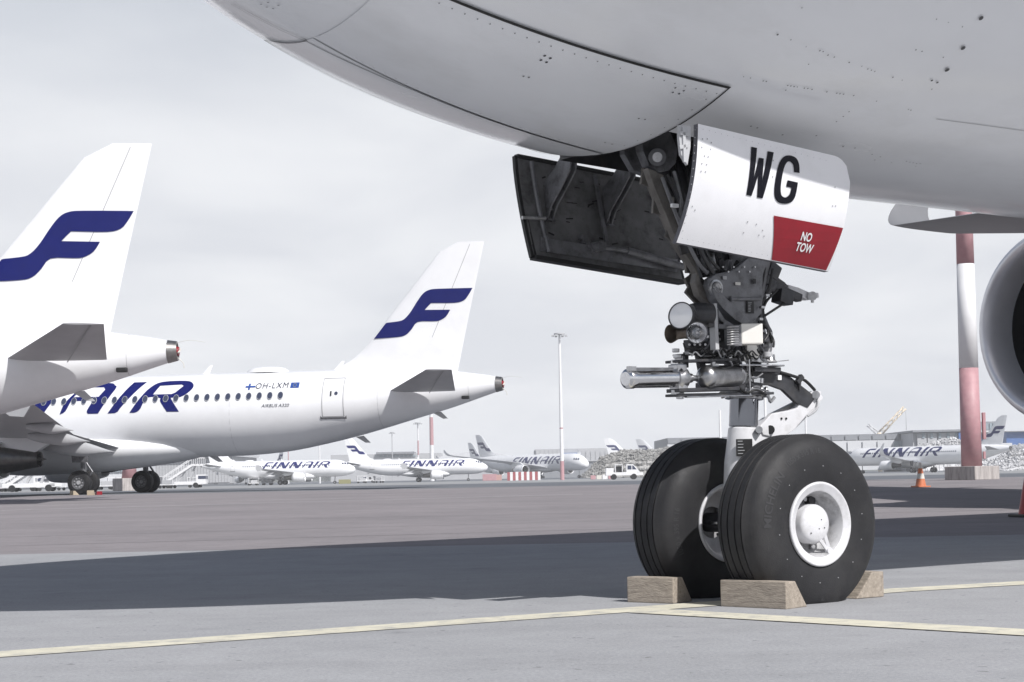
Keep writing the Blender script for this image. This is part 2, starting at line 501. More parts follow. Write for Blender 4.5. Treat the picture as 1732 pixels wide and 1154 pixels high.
def strip(name, a, b, w, m, dz=.0115, w2=None):
    "painted strip on the ground between two ground points"
    a, b = Vector(a), Vector(b); d = Vector((b.x - a.x, b.y - a.y, 0)).normalized(); s = Vector((-d.y, d.x, 0))
    ts = [0, 1] + [(g[0] - a.y) / (b.y - a.y) for g in GP if abs(b.y - a.y) > 1e-6 and 0 < (g[0] - a.y) / (b.y - a.y) < 1]
    ts.sort(); mb = MB(); vs = []
    for t in ts:
        p = a.lerp(b, t)
        for q in (-w / 2, w / 2):
            v = p + s * q; vs.append((v.x, v.y, zg(v.y) + dz))
    mb.add(vs, [(2 * i, 2 * i + 1, 2 * i + 3, 2 * i + 2) for i in range(len(ts) - 1)])
    return mb.build(name, m, kind='structure', fixn=False)
def ext(a, b, ka, kb):
    a, b = Vector(a), Vector(b); return a + (a - b) * ka, b + (b - a) * kb
# yellow stand markings that meet under the nose wheels
a, b = ext(gpt(0, 1111), gpt(1060, 1035), .9, 0); strip('yellow_guide_line', a, b, .28, PAINTY)
strip('yellow_guide_line', gpt(1060, 1035), gpt(1520, 1001), .28, PAINTY, .0115)
a, b = ext(gpt(1520, 1001), gpt(1732, 989), 0, 3); strip('yellow_guide_line', a, b, .28, PAINTY)
a, b = ext(gpt(1090, 1037), gpt(1732, 1074), 0, 1.0); strip('yellow_stop_line', a, b, .28, PAINTY, .013)
# sawn joints in the reddish asphalt
for (p, q) in (((0, 887), (1060, 868)), ((0, 910), (1060, 881)), ((0, 925), (1060, 895)), ((1490, 858), (1732, 851))):
    a, b = ext(gpt(*p), gpt(*q), 1.5, 1.5); strip('pavement_joint', a, b, .035, JOINT, .009)
# white taxiway paint
for (p, q, w) in (((0, 864), (985, 836.5), .11), ((0, 857), (600, 843), .10), ((700, 829.5), (1070, 822), .25), ((1470, 815), (1602, 811), .35), ((400, 832), (1060, 815), .12)):
    strip('white_taxi_line', gpt(*p), gpt(*q), w, PAINTW, .009)

# ------------------------------------------------------------------ airliner body
def interp(tab, s):
    "smooth (Catmull) interpolation of a station table"
    n = len(tab)
    if s <= tab[0][0]: return tab[0][1:]
    if s >= tab[-1][0]: return tab[-1][1:]
    i = max(k for k in range(n) if tab[k][0] <= s); i = min(i, n - 2)
    x0, x1 = tab[i][0], tab[i + 1][0]; t = (s - x0) / (x1 - x0); o = []
    for c in range(1, len(tab[0])):
        y0, y1 = tab[i][c], tab[i + 1][c]
        m0 = (y1 - tab[i - 1][c]) / (x1 - tab[i - 1][0]) * (x1 - x0) if i > 0 else (y1 - y0)
        m1 = (tab[i + 2][c] - y0) / (tab[i + 2][0] - x0) * (x1 - x0) if i + 2 < n else (y1 - y0)
        if y1 == y0: m0 = m1 = 0
        o.append((2 * t ** 3 - 3 * t * t + 1) * y0 + (t ** 3 - 2 * t * t + t) * m0 + (-2 * t ** 3 + 3 * t * t) * y1 + (t ** 3 - t * t) * m1)
    return tuple(o)

A320 = dict(L=37.57, nose=6, body=[(0, 3.3, 3.5, .02), (.15, 2.95, 3.85, .42), (.5, 2.62, 4.18, .78), (1, 2.35, 4.5, 1.08), (2, 2.02, 5.05, 1.46), (3, 1.86, 5.55, 1.7), (4.5, 1.78, 5.86, 1.9), (6, 1.76, 5.9, 1.975),
    (24, 1.76, 5.9, 1.975), (26.7, 1.92, 5.9, 1.95), (28.7, 2.26, 5.9, 1.85), (30.7, 2.70, 5.88, 1.66), (33.6, 3.48, 5.78, 1.18), (35.2, 3.92, 5.66, .86), (36.7, 4.40, 5.45, .5), (37.27, 4.58, 5.34, .385)],
    apu=(37.27, 37.6, 4.955, .39, .33),
    fin=dict(zr=5.6, zt=11.95, ler=29.62, let=34.9, ter=35.35, tet=36.8, th=.42, fil=28.5, zf=5.8),
    stab=((1.3, 32.3, 4.72, 3.2, .09), (6.22, 35.2, 5.35, 1.2, .09)),
    wing=((1.7, 11.7, 2.45, 7.0, .13), (6.4, 14.2, 2.95, 4.2, .12), (16.6, 19.7, 3.85, 1.65, .10)), tipup=('fence', .9),
    eng=(5.75, 1.72, 11.4, 3.2, 1.12, .36, 16.4), gear=(17.7, 3.8, .585, .93), nosegear=(5.07, .38), belly=(9.2, 23.3, 1.5, 2.2),
    txt=(0, 0, 1), mark=None)
A350 = dict(L=66.8, body=[(0, 4.68, 4.72, .02), (.2, 3.98, 5.35, .75), (.6, 3.6, 5.9, 1.25), (1.5, 3.2, 6.75, 1.9), (3, 2.86, 7.75, 2.45), (5, 2.70, 8.5, 2.85), (7.4, 2.69, 8.78, 2.98),
    (44, 2.69, 8.78, 2.98), (49, 3.0, 8.78, 2.92), (54, 4.0, 8.76, 2.5), (59, 5.4, 8.6, 1.75), (63.5, 6.75, 8.25, .9), (66, 7.4, 7.95, .38)],
    apu=(66, 66.8, 7.68, .36, .25),
    fin=dict(zr=8.5, zt=17.05, ler=52.9, let=61.4, ter=62.6, tet=65.2, th=.7, fil=50.0, zf=8.7),
    stab=((2.2, 56.8, 7.2, 5.6, .09), (9.4, 62.0, 8.2, 2.2, .09)),
    wing=((2.6, 18.2, 3.9, 13.2, .12), (11.0, 25.0, 6.0, 8.0, .10), (29.6, 38.8, 8.85, 3.0, .08)), tipup=('curve', 1.9),
    eng=(10.5, 3.28, 21.5, 5.4, 1.87, .6, 28.9), gear=(33.2, 5.3, .69, 1.4), nosegear=(4.6, .52), belly=(17, 39, 2.9, 3.0), txt=(5.0, 1.3, 1.75), mark=None)
A321 = dict(A320)
def _st(s): return s if s < 10 else (s + 6.93 if s > 14 else 10 + (s - 10) * (4 + 6.93) / 4)
A321.update(L=44.5, body=[(_st(r[0]),) + r[1:] for r in A320['body']], apu=(44.2, 44.53, 4.955, .39, .33),
    fin=dict(A320['fin'], ler=36.55, let=41.83, ter=42.28, tet=43.73, fil=35.4), stab=tuple((r[0], r[1] + 6.93) + r[2:] for r in A320['stab']),
    wing=tuple((r[0], r[1] + 3.6) + r[2:] for r in A320['wing']), tipup=('curve', 2.4), eng=(5.75, 1.72, 15.0, 3.2, 1.12, .36, 20.0),
    gear=(21.9, 3.8, .585, .93), belly=(12.8, 26, 1.5, 2.2), txt=(.6, -.3, 1.30))

def surf_pt(tp, s, z, sg, off=.012):
    zb, zt, w = interp(tp['body'], s); zc, h = (zb + zt) / 2, (zt - zb) / 2
    q = max(-.999, min(.999, (z - zc) / h)); c = sqrt(1 - q * q)
    return Vector((s, sg * (w * c + off * (c + .15)), z + off * q))

def body_rings(tp, n=56, ds=.6):
    st = sorted(set([r[0] for r in tp['body']] + [k * ds for k in range(int(tp['body'][-1][0] / ds) + 1)] + [k * .08 for k in range(20)]))
    st = [s for s in st if s <= tp['body'][-1][0]]
    rings = []
    for s in st:
        zb, zt, w = interp(tp['body'], s); zc, h = (zb + zt) / 2, (zt - zb) / 2
        rings.append([(s, w * sin(2 * pi * k / n), zc - h * cos(2 * pi * k / n)) for k in range(n)])
    return rings

def foil(x, y, z, chord, tc, n=10, tilt=0.0):
    pts = []
    xs = [.5 * (1 - cos(pi * k / n)) for k in range(n + 1)]
    f = lambda u: 5 * tc * (.2969 * sqrt(u) - .126 * u - .3516 * u * u + .2843 * u ** 3 - .1015 * u ** 4)
    up = [(u, f(u) * .55) for u in xs]; lo = [(u, -f(u) * .45) for u in xs[1:-1]][::-1]
    for u, t in up + lo: pts.append((x + u * chord, y - t * chord * sin(tilt), z + t * chord * cos(tilt) - .03 * chord * u))
    return pts

def wing_part(tp, sg, parent, m, detail=True):
    secs = tp['wing']; mb = MB(); rings = []
    for (y0, x0, z0, c0, t0), (y1, x1, z1, c1, t1) in zip(secs, secs[1:]):
        for k in range(6):
            t = k / 6; rings.append(foil(x0 + (x1 - x0) * t, sg * (y0 + (y1 - y0) * t), z0 + (z1 - z0) * t, c0 + (c1 - c0) * t, t0 + (t1 - t0) * t))
    y, x, z, c, t = secs[-1]; rings.append(foil(x, sg * y, z, c, t))
    kind, hgt = tp['tipup']
    if kind == 'curve':
        rad = hgt * .62
        for k in range(1, 9):
            a = radians(80) * k / 8
            yy = y + rad * 1.45 * sin(a); zz = z + (rad * 1.15) * (1 - cos(a)) + (.12 * k / 8)
            cc = c * (1 - .5 * k / 8); xx = x + (c * .55) * (k / 8) ** 1.5 + .04 * k
            rings.append(foil(xx, sg * yy, zz, cc, t, tilt=sg * a))
        k = hgt * .45
        rings.append(foil(xx + .9, sg * (yy + .12), zz + k, cc * .45, t, tilt=sg * radians(84)))
    mb.loft(rings)
    w = mb.build('wing', m, parent)
    if kind == 'fence':
        f = MB(); f.plate([(x - .1, sg * y, z), (x + .9, sg * y, z + hgt), (x + 1.75, sg * y, z + hgt * .95), (x + 1.7, sg * y, z), (x + 1.3, sg * y, z - .6), (x + .7, sg * y, z - .55)], .06, (0, 1, 0))
        f.build('wingtip_fence', m, w)
    # flap track fairings
    if detail:
        for (fy, ln, rr) in ((.30, .34, .022), (.47, .27, .018), (.65, .2, .014)):
            yy = secs[-1][0] * fy
            for (a, b) in zip(secs, secs[1:]):
                if a[0] <= yy <= b[0]:
                    q = (yy - a[0]) / (b[0] - a[0]); xx = a[1] + (b[1] - a[1]) * q; zz = a[2] + (b[2] - a[2]) * q; cc = a[3] + (b[3] - a[3]) * q
            l = secs[0][3] * ln * 1.6; r0 = secs[-1][0] * rr
            fm = MB(); rr_ = []
            for k in range(13):
                u = k / 12; r = r0 * (sin(pi * min(1, u * .85 + .08)) ** .6) * (1 if u < .55 else max(.03, 1 - ((u - .55) / .45) ** 1.4))
                px = xx + cc + l * .35 - l * (1 - u); pz = zz - .035 * cc - r0 * .7 - .10 * l * u + .02
                rr_.append([(px, sg * yy + r * .62 * cos(2 * pi * j / 12), pz + r * sin(2 * pi * j / 12)) for j in range(12)])
            fm.loft(rr_); fm.build('flap_fairing', m, w)
    return w

def fin_half(f, s, z):
    t = (z - f['zr']) / (f['zt'] - f['zr']); le = f['ler'] + (f['let'] - f['ler']) * t; te = f['ter'] + (f['tet'] - f['ter']) * t
    u = max(0.0, min(1.0, (s - le) / (te - le)))
    th = f['th'] * (1 - .45 * t)
    return th * .5 * 2.6 * (.2969 * sqrt(u) - .126 * u - .3516 * u * u + .2843 * u ** 3 - .1015 * u ** 4) / .26

def fin_part(f, parent, m):
    mb = MB(); rings = []; n = 12
    for k in range(15):
        t = k / 14; z = f['zr'] + (f['zt'] - f['zr']) * t
        le = f['ler'] + (f['let'] - f['ler']) * t; te = f['ter'] + (f['tet'] - f['ter']) * t
        if t > .955: le += (f['tet'] - f['let']) * .32 * ((t - .955) / .045) ** 1.6
        # dorsal fillet
        if t < .22: le -= (f['ler'] - f['fil']) * (1 - t / .22) ** 2.2
        xs = [.5 * (1 - cos(pi * j / n)) for j in range(n + 1)]; r = []
        q = (te - le)
        def hw(u):
            return max(.004, fin_half(f, le + u * q, z)) if t >= .22 else max(.02, f['th'] * .5 * (min(1, u * 3.2) ** .8) * (1 - max(0, (u - .55) / .45) ** 1.3 * .93))
        for u in xs: r.append((le + u * q, hw(u), z))
        for u in xs[1:-1][::-1]: r.append((le + u * q, -hw(u), z))
        rings.append(r)
    mb.loft(rings)
    o = mb.build('tail_fin', m, parent)
    # rudder hinge line and its fittings
    for sg in (-1, 1):
        a, b = [], []
        for k in range(24):
            t = .10 + .88 * k / 23; z = f['zr'] + (f['zt'] - f['zr']) * t
            le = f['ler'] + (f['let'] - f['ler']) * t; te = f['ter'] + (f['tet'] - f['ter']) * t; s = te - (te - le) * .34
            h = fin_half(f, s, z) + .008
            a.append((s - .012, sg * h, z)); b.append((s + .012, sg * h, z))
        r = MB(); r.add(a + b, [(i, i + 1, 24 + i + 1, 24 + i) for i in range(23)]); r.build('rudder_gap', SEAM, o, fixn=False)
    return o
SEAM = mat('seam_grey', (.30, .30, .31), .6)

F_MARK = [(31.06, 7.36), (31.06, 7.36), (31.7, 8.11), (31.7, 8.11), (32.49, 8.17), (32.80, 8.28), (33.11, 8.61), (33.43, 9.09), (33.74, 9.48), (34.05, 9.65), (34.52, 9.69), (36.18, 9.68), (36.18, 9.68), (35.98, 9.35), (35.75, 9.09), (35.3, 8.98), (34.24, 9.0), (34.10, 8.97), (33.81, 8.68), (33.81, 8.68), (35.07, 8.65), (35.07, 8.65), (34.85, 8.32), (34.5, 8.13), (34.18, 8.11), (33.45, 8.1), (33.15, 7.76), (32.85, 7.49), (32.4, 7.39)]
def fin_mark(tp, sg, parent, m=None, grow=1.0):
    f0, f = A320['fin'], tp['fin']; pts = []
    for s, z in roundpoly(F_MARK, 3):
        t = (z - f0['zr']) / (f0['zt'] - f0['zr'])
        le = f0['ler'] + (f0['let'] - f0['ler']) * t; te = f0['ter'] + (f0['tet'] - f0['ter']) * t; u = (s - le) / (te - le)
        t2 = .5 + (t - .5) * grow; z2 = f['zr'] + (f['zt'] - f['zr']) * t2
        le = f['ler'] + (f['let'] - f['ler']) * t2; te = f['ter'] + (f['tet'] - f['ter']) * t2
        pts.append((le + max(u, .03) * (te - le), z2))
    return decal('tail_emblem', [[pts]], lambda s, z: (s, sg * (fin_half(f, s, z) + .022), z), m or NAVY, parent, cut=(.2, .4))

# lettering: outlines measured on the rear letters, heights 3.96 .. 5.5
def _sl(pts, x): return [(x + u + .70 * v, 3.96 + v) for u, v in pts]
L_F = [roundpoly(_sl([(0, 0), (0, 0), (.5, 0), (.5, 0), (.5, .58), (.5, .58), (1.22, .58), (1.22, .58), (1.32, .84), (1.32, .84), (.55, .84), (.5, .95), (.55, 1.26), (.7, 1.28), (1.62, 1.28), (1.62, 1.28), (1.72, 1.54), (1.72, 1.54), (.42, 1.54), (.12, 1.46), (0, 1.2)], 5.95), 3)]
_I = [(0, 0), (.53, 0), (.56, .25), (.67, 1.54), (0, 1.54)]
L_I = [_sl(_I, 8.1)]
_N = [(0, 0), (.50, 0), (.50, .98), (1.62, 0), (2.35, 0), (2.35, 1.54), (1.85, 1.54), (1.85, .56), (.75, 1.54), (0, 1.54)]
L_A = [roundpoly([(15.62, 3.97), (15.62, 3.97), (15.86, 4.55), (16.51, 5.25), (17.03, 5.48), (17.98, 5.5), (18.25, 5.38), (18.35, 5.15), (17.64, 3.97), (17.64, 3.97), (17.12, 3.97), (17.12, 3.97), (17.05, 4.12), (17.33, 4.62), (17.33, 4.62), (16.16, 4.63), (16.16, 4.63), (15.92, 4.13)], 3),
       [(16.58, 5.17), (17.03, 5.30), (17.72, 5.29), (17.83, 5.17), (17.58, 4.81), (16.25, 4.83)]]
L_I2 = [[(19.21, 5.5), (19.88, 5.5), (18.78, 4.2), (18.67, 4.04), (18.52, 3.97), (18.14, 3.96)]]
L_R = [roundpoly([(19.28, 3.97), (19.28, 3.97), (19.77, 4.69), (20.2, 5.22), (20.71, 5.48), (21.9, 5.5), (22.3, 5.38), (22.42, 5.15), (22.19, 4.87), (21.85, 4.68), (21.35, 4.66), (21.35, 4.66), (21.84, 3.96), (21.84, 3.96), (21.21, 3.97), (21.21, 3.97), (20.83, 4.5), (20.80, 4.66), (20.11, 4.69), (19.85, 4.17), (19.60, 3.98)], 3),
       [(20.67, 5.28), (21.77, 5.31), (21.9, 5.24), (21.55, 4.91), (21.38, 4.84), (20.41, 4.84)]]
LOGO = [('F', L_F), ('I', L_I), ('N', [_sl(_N, 9.3)]), ('N', [_sl(_N, 12.35)]), ('A', L_A), ('I', L_I2), ('R', L_R)]
def logo_part(tp, sg, parent, m=None, name='airline_lettering'):
    dx, dz, k = tp['txt']; polys = []
    for _, lp in LOGO:
        q = []
        for l in lp:
            pts = []
            for s, z in l:
                s2 = s if sg < 0 else (28.3 - s)
                pts.append((5.95 + dx + (s2 - 5.95) * k, 3.96 + dz + (z - 3.96) * k))
            q.append(pts)
        polys.append(q)
    return decal(name, polys, lambda s, z: surf_pt(tp, s, z, sg, .014), m or NAVY, parent, cut=(1.0, .22))

def nacelle(tp, sg, parent, m, hero=False):
    y, z, x, ln, r, rn, xe = tp['eng']; y *= sg; n = 64 if hero else 28
    mb = MB(); mb.lathe((x, y, z), (1, 0, 0), [(.35 * r, r * .978), (.55 * r, r * .993), (.85 * r, r), (ln * .55, r * .98), (ln * .8, r * .9), (ln, r * .76), (ln - .05, r * .72), (ln * .7, r * .7)], n, False)
    e = mb.build('engine_nacelle', m, parent, fixn=False)
    lp = MB(); pr = []
    for k in range(21):                      # rounded inlet lip from the cowl round to the throat
        a = pi * k / 20
        pr.append((.35 * r * (1 - sin(a)), .86 * r + (.118 * r if cos(a) > 0 else .09 * r) * cos(a)))
    lp.lathe((x, y, z), (1, 0, 0), pr, n, False); lp.build('inlet_lip', LIP, e, fixn=False)
    il = MB(); il.lathe((x, y, z), (1, 0, 0), [(pr[-1][0], pr[-1][1]), (.6 * r, r * .77), (1.1 * r, r * .8)], n, False); il.build('inlet_liner', INLET, e, fixn=False)
    fb = MB(); xf = x + 1.05 * r
    nb = 22
    for k in range(nb):
        a = 2 * pi * k / nb
        def P(rad, da, dx): return (xf + dx, y + rad * cos(a + da), z + rad * sin(a + da))
        fb.add([P(.2 * r, 0, 0), P(.2 * r, .12, .15 * r), P(.8 * r, .2, .12 * r), P(.8 * r, 0, 0)], [(0, 1, 2, 3)])
    fb.lathe((xf - .45 * r, y, z), (1, 0, 0), [(0, .005), (.1 * r, .08 * r), (.28 * r, .17 * r), (.5 * r, .23 * r)], 20, False)
    fb.lathe((xf + .2 * r, y, z), (1, 0, 0), [(0, .01), (0.01, .82 * r)], 24, False)
    fb.build('fan', FANB, e, fixn=False)
    c = MB(); c.lathe((x + ln * .68, y, z), (1, 0, 0), [(0, r * .62), (ln * .34, r * .56), (xe - x - ln * .68, rn), (xe - x - ln * .68 - .05, rn * .85), (xe - x - ln * .68 - .8, rn * .7)], 28, False)
    c.lathe((xe - .9, y, z), (1, 0, 0), [(0, rn * .55), (.7, rn * .4), (1.25, .01)], 20, False)
    c.build('exhaust_nozzle', NOZ, e)
    # pylon
    k = (abs(y) - tp['wing'][0][0]) / (tp['wing'][1][0] - tp['wing'][0][0]); k = max(0, min(1, k))
    wz = tp['wing'][0][2] + (tp['wing'][1][2] - tp['wing'][0][2]) * k; wx = tp['wing'][0][1] + (tp['wing'][1][1] - tp['wing'][0][1]) * k
    p = MB(); p.plate([(x + .5 * r, y, z + r * .93), (wx + .2, y, wz + .15), (wx + 2.2 * r, y, wz - .1), (xe + .6 * r, y, z + r * .75), (xe - .3, y, z + rn * .7), (x + ln * .7, y, z + r * .5)], .32 * r, (0, 1, 0)); p.build('pylon', m, e)
    return e

def wheel_parts(c, ax, r, w, parent, far=False):
    "tyre with its rim; c centre, ax axle direction"
    t = MB(); t.lathe(Vector(c) - Vector(ax).normalized() * w / 2, ax, [(0, r * .55), (0.02 * w, r * .78), (.1 * w, r * .93), (.28 * w, r), (.72 * w, r), (.9 * w, r * .93), (.98 * w, r * .78), (w, r * .55)], 28, False)
    ty = t.build('tyre', TYRE, parent)
    q = MB(); q.lathe(Vector(c) - Vector(ax).normalized() * w * .46, ax, [(0, r * .50), (0, r * .56), (w * .12, r * .52), (w * .2, r * .3), (w * .2, .02), (w * .75, .02), (w * .75, r * .3), (w * .82, r * .52), (w * .92, r * .56), (w * .92, r * .5)], 24, False)
    q.build('wheel_rim', RIMD, parent)
    q = MB()
    for k in range(9):
        a = 2 * pi * k / 9
        for sd in (-1, 1):
            p = Vector(c) + Vector((cos(a) * r * .36, sd * w * .27, sin(a) * r * .36)); q.cyl(p, p + Vector((0, sd * .05, 0)), r * .05, n=6)
    for sd in (-1, 1): q.cyl(Vector(c) + Vector((0, sd * w * .25, 0)), Vector(c) + Vector((0, sd * w * .42, 0)), r * .16, n=12)
    q.build('wheel_bolts', GREY, parent, kind='stuff')
    for k in range(8):
        pass
    return ty

def main_gear(tp, sg, parent):
    s, y, r, tr = tp['gear']; y *= sg
    b = MB(); b.cyl((s, y, r), (s, y, r + 1.9), .13, .16); b.cyl((s, y - tr / 2, r), (s, y + tr / 2, r), .09)
    b.cyl((s, y, r + 1.1), (s + .1, y - sg * 1.6, r + 1.9), .07); b.plate([(s - .45, y + sg * .3, 1.55), (s + .35, y + sg * .3, 1.55), (s + .45, y + sg * .42, 2.7), (s - .5, y + sg * .42, 2.7)], .05, (0, 1, 0))
    b.cyl((s + .15, y, r + .15), (s + .45, y, r + .5), .05); b.cyl((s + .45, y, r + .5), (s + .14, y, r + .95), .05)
    g = b.build('main_landing_gear', GEARG, parent)
    for q in (-1, 1):
        wheel_parts((s, y + q * tr / 2, r), (0, 1, 0), r, r * .68, g)
    return g

def airliner(tp, label, group, cat='airliner', name='airliner', loc=(0, 0, 0), rz=0, windows=True, det=True, markm=None, grow=1.0):
    t = thing(name, label, cat, loc, rz, group)
    mb = MB(); mb.loft(body_rings(tp)); mb.build('fuselage', WHITE, t)
    fin = fin_part(tp['fin'], t, WHITE)
    for sg in (-1, 1):
        fin_mark(tp, sg, fin, markm, grow)
        (y0, x0, z0, c0, t0), (y1, x1, z1, c1, t1) = tp['stab']
        st = MB(); st.loft([foil(x0 + (x1 - x0) * k / 4, sg * (y0 + (y1 - y0) * k / 4), z0 + (z1 - z0) * k / 4, c0 + (c1 - c0) * k / 4, t0) for k in range(5)]); st.build('tailplane', STABG, t)
        wing_part(tp, sg, t, GREY if det else WHITE, det)
        nacelle(tp, sg, t, WHITE)
        main_gear(tp, sg, t)
        logo_part(tp, sg, t, markm)
    if det:
        q = MB()
        for st_ in (31.7, 36.0, 24.4):
            pts = []
            for k in range(33):
                zb, zt, w = interp(tp['body'], st_); zc, h = (zb + zt) / 2, (zt - zb) / 2; an = 2 * pi * k / 32
                for dx in (-.009, .009): pts.append((st_ + dx, (w + .006) * sin(an), zc - (h + .006) * cos(an)))
            q.add(pts, [(2 * k, 2 * k + 1, 2 * k + 3, 2 * k + 2) for k in range(32)])
        q.build('body_seams', mat('faint_seam', (.55, .55, .56), .5), t, kind='stuff', fixn=False)
        for sg in (-1, 1):
            (y0, x0, z0, c0, t0), (y1, x1, z1, c1, t1) = tp['stab']
            q = MB(); q.beam((x0 + c0 * .62, sg * (y0 + .25), z0 - .175), (x1 + c1 * .66, sg * (y1 - .1), z1 - .075), .03, .012); q.build('elevator_gap', SEAM, t)
    # belly fairing
    a, b, zb, w = tp['belly']; rings = []
    zc0 = tp['body'][-9][1]
    for k in range(17):
        u = k / 16; q = max(.02, sin(pi * (.5 * u / .3 if u < .3 else .5 + .5 * ((u - .3) / .7) ** 1.15))) ** .5
        hh = (w * .49) * q; ww = w * 1.04 * q
        rings.append([(a + (b - a) * u, ww * cos(2 * pi * j / 24), zb + w * .28 + .25 * (u - .5) + hh * sin(2 * pi * j / 24)) for j in range(24)])
    f = MB(); f.loft(rings); f.build('belly_fairing', WHITE, t)
    x0, x1, z, r0, r1 = tp['apu']
    f = MB(); f.lathe((x0 - .02, 0, z), (1, 0, .06), [(0, r0 * 1.01), (x1 - x0, r1), (x1 - x0, r1 * .8), (x1 - x0 - .15, r1 * .7), (x1 - x0 - .15, .01)], 28); f.build('exhaust_cone', APU, t)
    # nose gear
    s, r = tp['nosegear']; f = MB(); f.cyl((s, 0, r), (s - .15, 0, 2.6), .09); g = f.build('nose_landing_gear', GEARG, t)
    for q in (-.25, .25): wheel_parts((s, q, r), (0, 1, 0), r, r * .6, g)
    # cockpit glazing
    L_ = tp['body']; kz = 1.0 if tp['L'] < 50 else 1.45
    z1 = (4.62 if tp['L'] < 50 else 6.35)
    for sg in (-1, 1):
        for (sa, sb, za, zb_) in ((1.55, 2.0, 0, .5), (2.05, 2.55, .02, .52), (2.6, 3.1, .06, .5)):
            sa *= kz; sb *= kz
            decal('cockpit_window', [[[(sa, z1 + za * kz), (sb - .03, z1 + za * kz), (sb + .02, z1 + zb_ * kz), (sa + .22, z1 + zb_ * kz * .9)]]], lambda s, zz: surf_pt(tp, s, zz, sg, .02), PANE, t, cut=(.3, .3))
        if windows:
            z = 4.55 if tp['L'] < 50 else 6.2; s = 6.2 * kz; polys = []; end = tp['L'] * .722
            while s < end:
                polys.append([[(s + .14 * cos(a * pi / 4), z + .19 * sin(a * pi / 4)) for a in range(8)]]); s += .533 if tp['L'] < 50 else .635
            decal('cabin_windows', polys, lambda s, zz: surf_pt(tp, s, zz, sg, .02), PANE, t, cut=(50, 50), kind='stuff')
    return t

# ------------------------------------------------------------------ the near airliner
def hero_prof(s):
    g = lambda s, Ln, a, b: (1 - max(0.0, 1 - s / Ln) ** a) ** (1 / b)
    if s > 12:
        return interp(A350['body'], s)
    zb = 4.702 - 2.014 * g(s, 5.27, 2.44, 1.864)
    zt = 4.702 + 4.076 * g(s, 9.0, 2, 2)
    return zb, zt, 2.98 * g(s, 7.413, 2.218, 2.057)
def hull(s, ph, off=0.0):
    zb, zt, w = hero_prof(s); zc, h = (zb + zt) / 2, (zt - zb) / 2; a = radians(ph)
    return Vector((s - SG, -(w + off) * sin(a), zc - (h + off) * cos(a)))
def H(s, y, z): return Vector((s - SG, y, z))

hero = thing('wide_body_airliner', 'huge light grey airliner overhead with open nose gear doors marked WG', 'airliner', (HX, HY, 0), H_TH)
BAY = (3.62, 4.6, -14.5, 9.0)
ss = sorted(set([round(.02 + .05 * k, 3) for k in range(20)] + [round(1 + .13 * k, 3) for k in range(62)] + [9 + .5 * k for k in range(6)] + [BAY[0], BAY[1]] + [12 + 2 * k for k in range(17)] + [45 + 1.1 * k for k in range(20)]))
phs = sorted(set([float(k) for k in range(-180, 180, 3)] + [BAY[2], BAY[3]]))
mb = MB(); n = len(phs)
vs = [hull(s, p) for s in ss for p in phs]; fs = []
for i in range(len(ss) - 1):
    for k in range(n):
        k2 = (k + 1) % n
        pm = (phs[k] + (phs[k2] if k2 else 180)) / 2; sm = (ss[i] + ss[i + 1]) / 2
        if BAY[0] < sm < BAY[1] and BAY[2] < pm < BAY[3]: continue
        fs.append((i * n + k, i * n + k2, (i + 1) * n + k2, (i + 1) * n + k))
mb.add(vs, fs, True)
mb.build('fuselage', HULL, hero)
# wheel bay
mb = MB(); s0, s1, p0, p1 = BAY
ys0, ys1 = hull(s0, p0, -.01).y, hull(s0, p1, -.01).y
c = [H(s0 + .01, ys0, 2.80), H(s0 + .01, ys1, 2.80), H(s1 - .01, ys1, 2.76), H(s1 - .01, ys0, 2.76)]
u = [v + Vector((0, 0, 1.3)) for v in c]
mb.add(c + u, [(0, 1, 5, 4), (1, 2, 6, 5), (2, 3, 7, 6), (3, 0, 4, 7), (4, 5, 6, 7)])
for k in range(3): mb.beam(H(3.75 + .3 * k, ys0 - .02, 3.0), H(3.75 + .3 * k, ys0 - .02, 4.0), .05, .06); mb.beam(H(3.75 + .3 * k, ys1 + .02, 3.0), H(3.75 + .3 * k, ys1 + .02, 4.0), .05, .06)
mb.build('wheel_bay', GEARD, hero, fixn=False)

def hull_line(pts, w, off=.004, step=.06):
    out = []
    for (a, b) in zip(pts, pts[1:]):
        m = max(1, int(math.hypot(b[0] - a[0], (b[1] - a[1]) * .05) / step))
        out += [(a[0] + (b[0] - a[0]) * j / m, a[1] + (b[1] - a[1]) * j / m) for j in range(m)]
    out.append(pts[-1]); P = [hull(s, p, off) for s, p in out]; vs = []
    for i, p in enumerate(P):
        d = (P[min(i + 1, len(P) - 1)] - P[max(i - 1, 0)]).normalized(); nn = (hull(out[i][0], out[i][1], .1) - hull(out[i][0], out[i][1], 0)).normalized(); q = d.cross(nn)
        vs += [p + q * w / 2, p - q * w / 2]
    return vs, [(2 * i, 2 * i + 1, 2 * i + 3, 2 * i + 2) for i in range(len(P) - 1)]
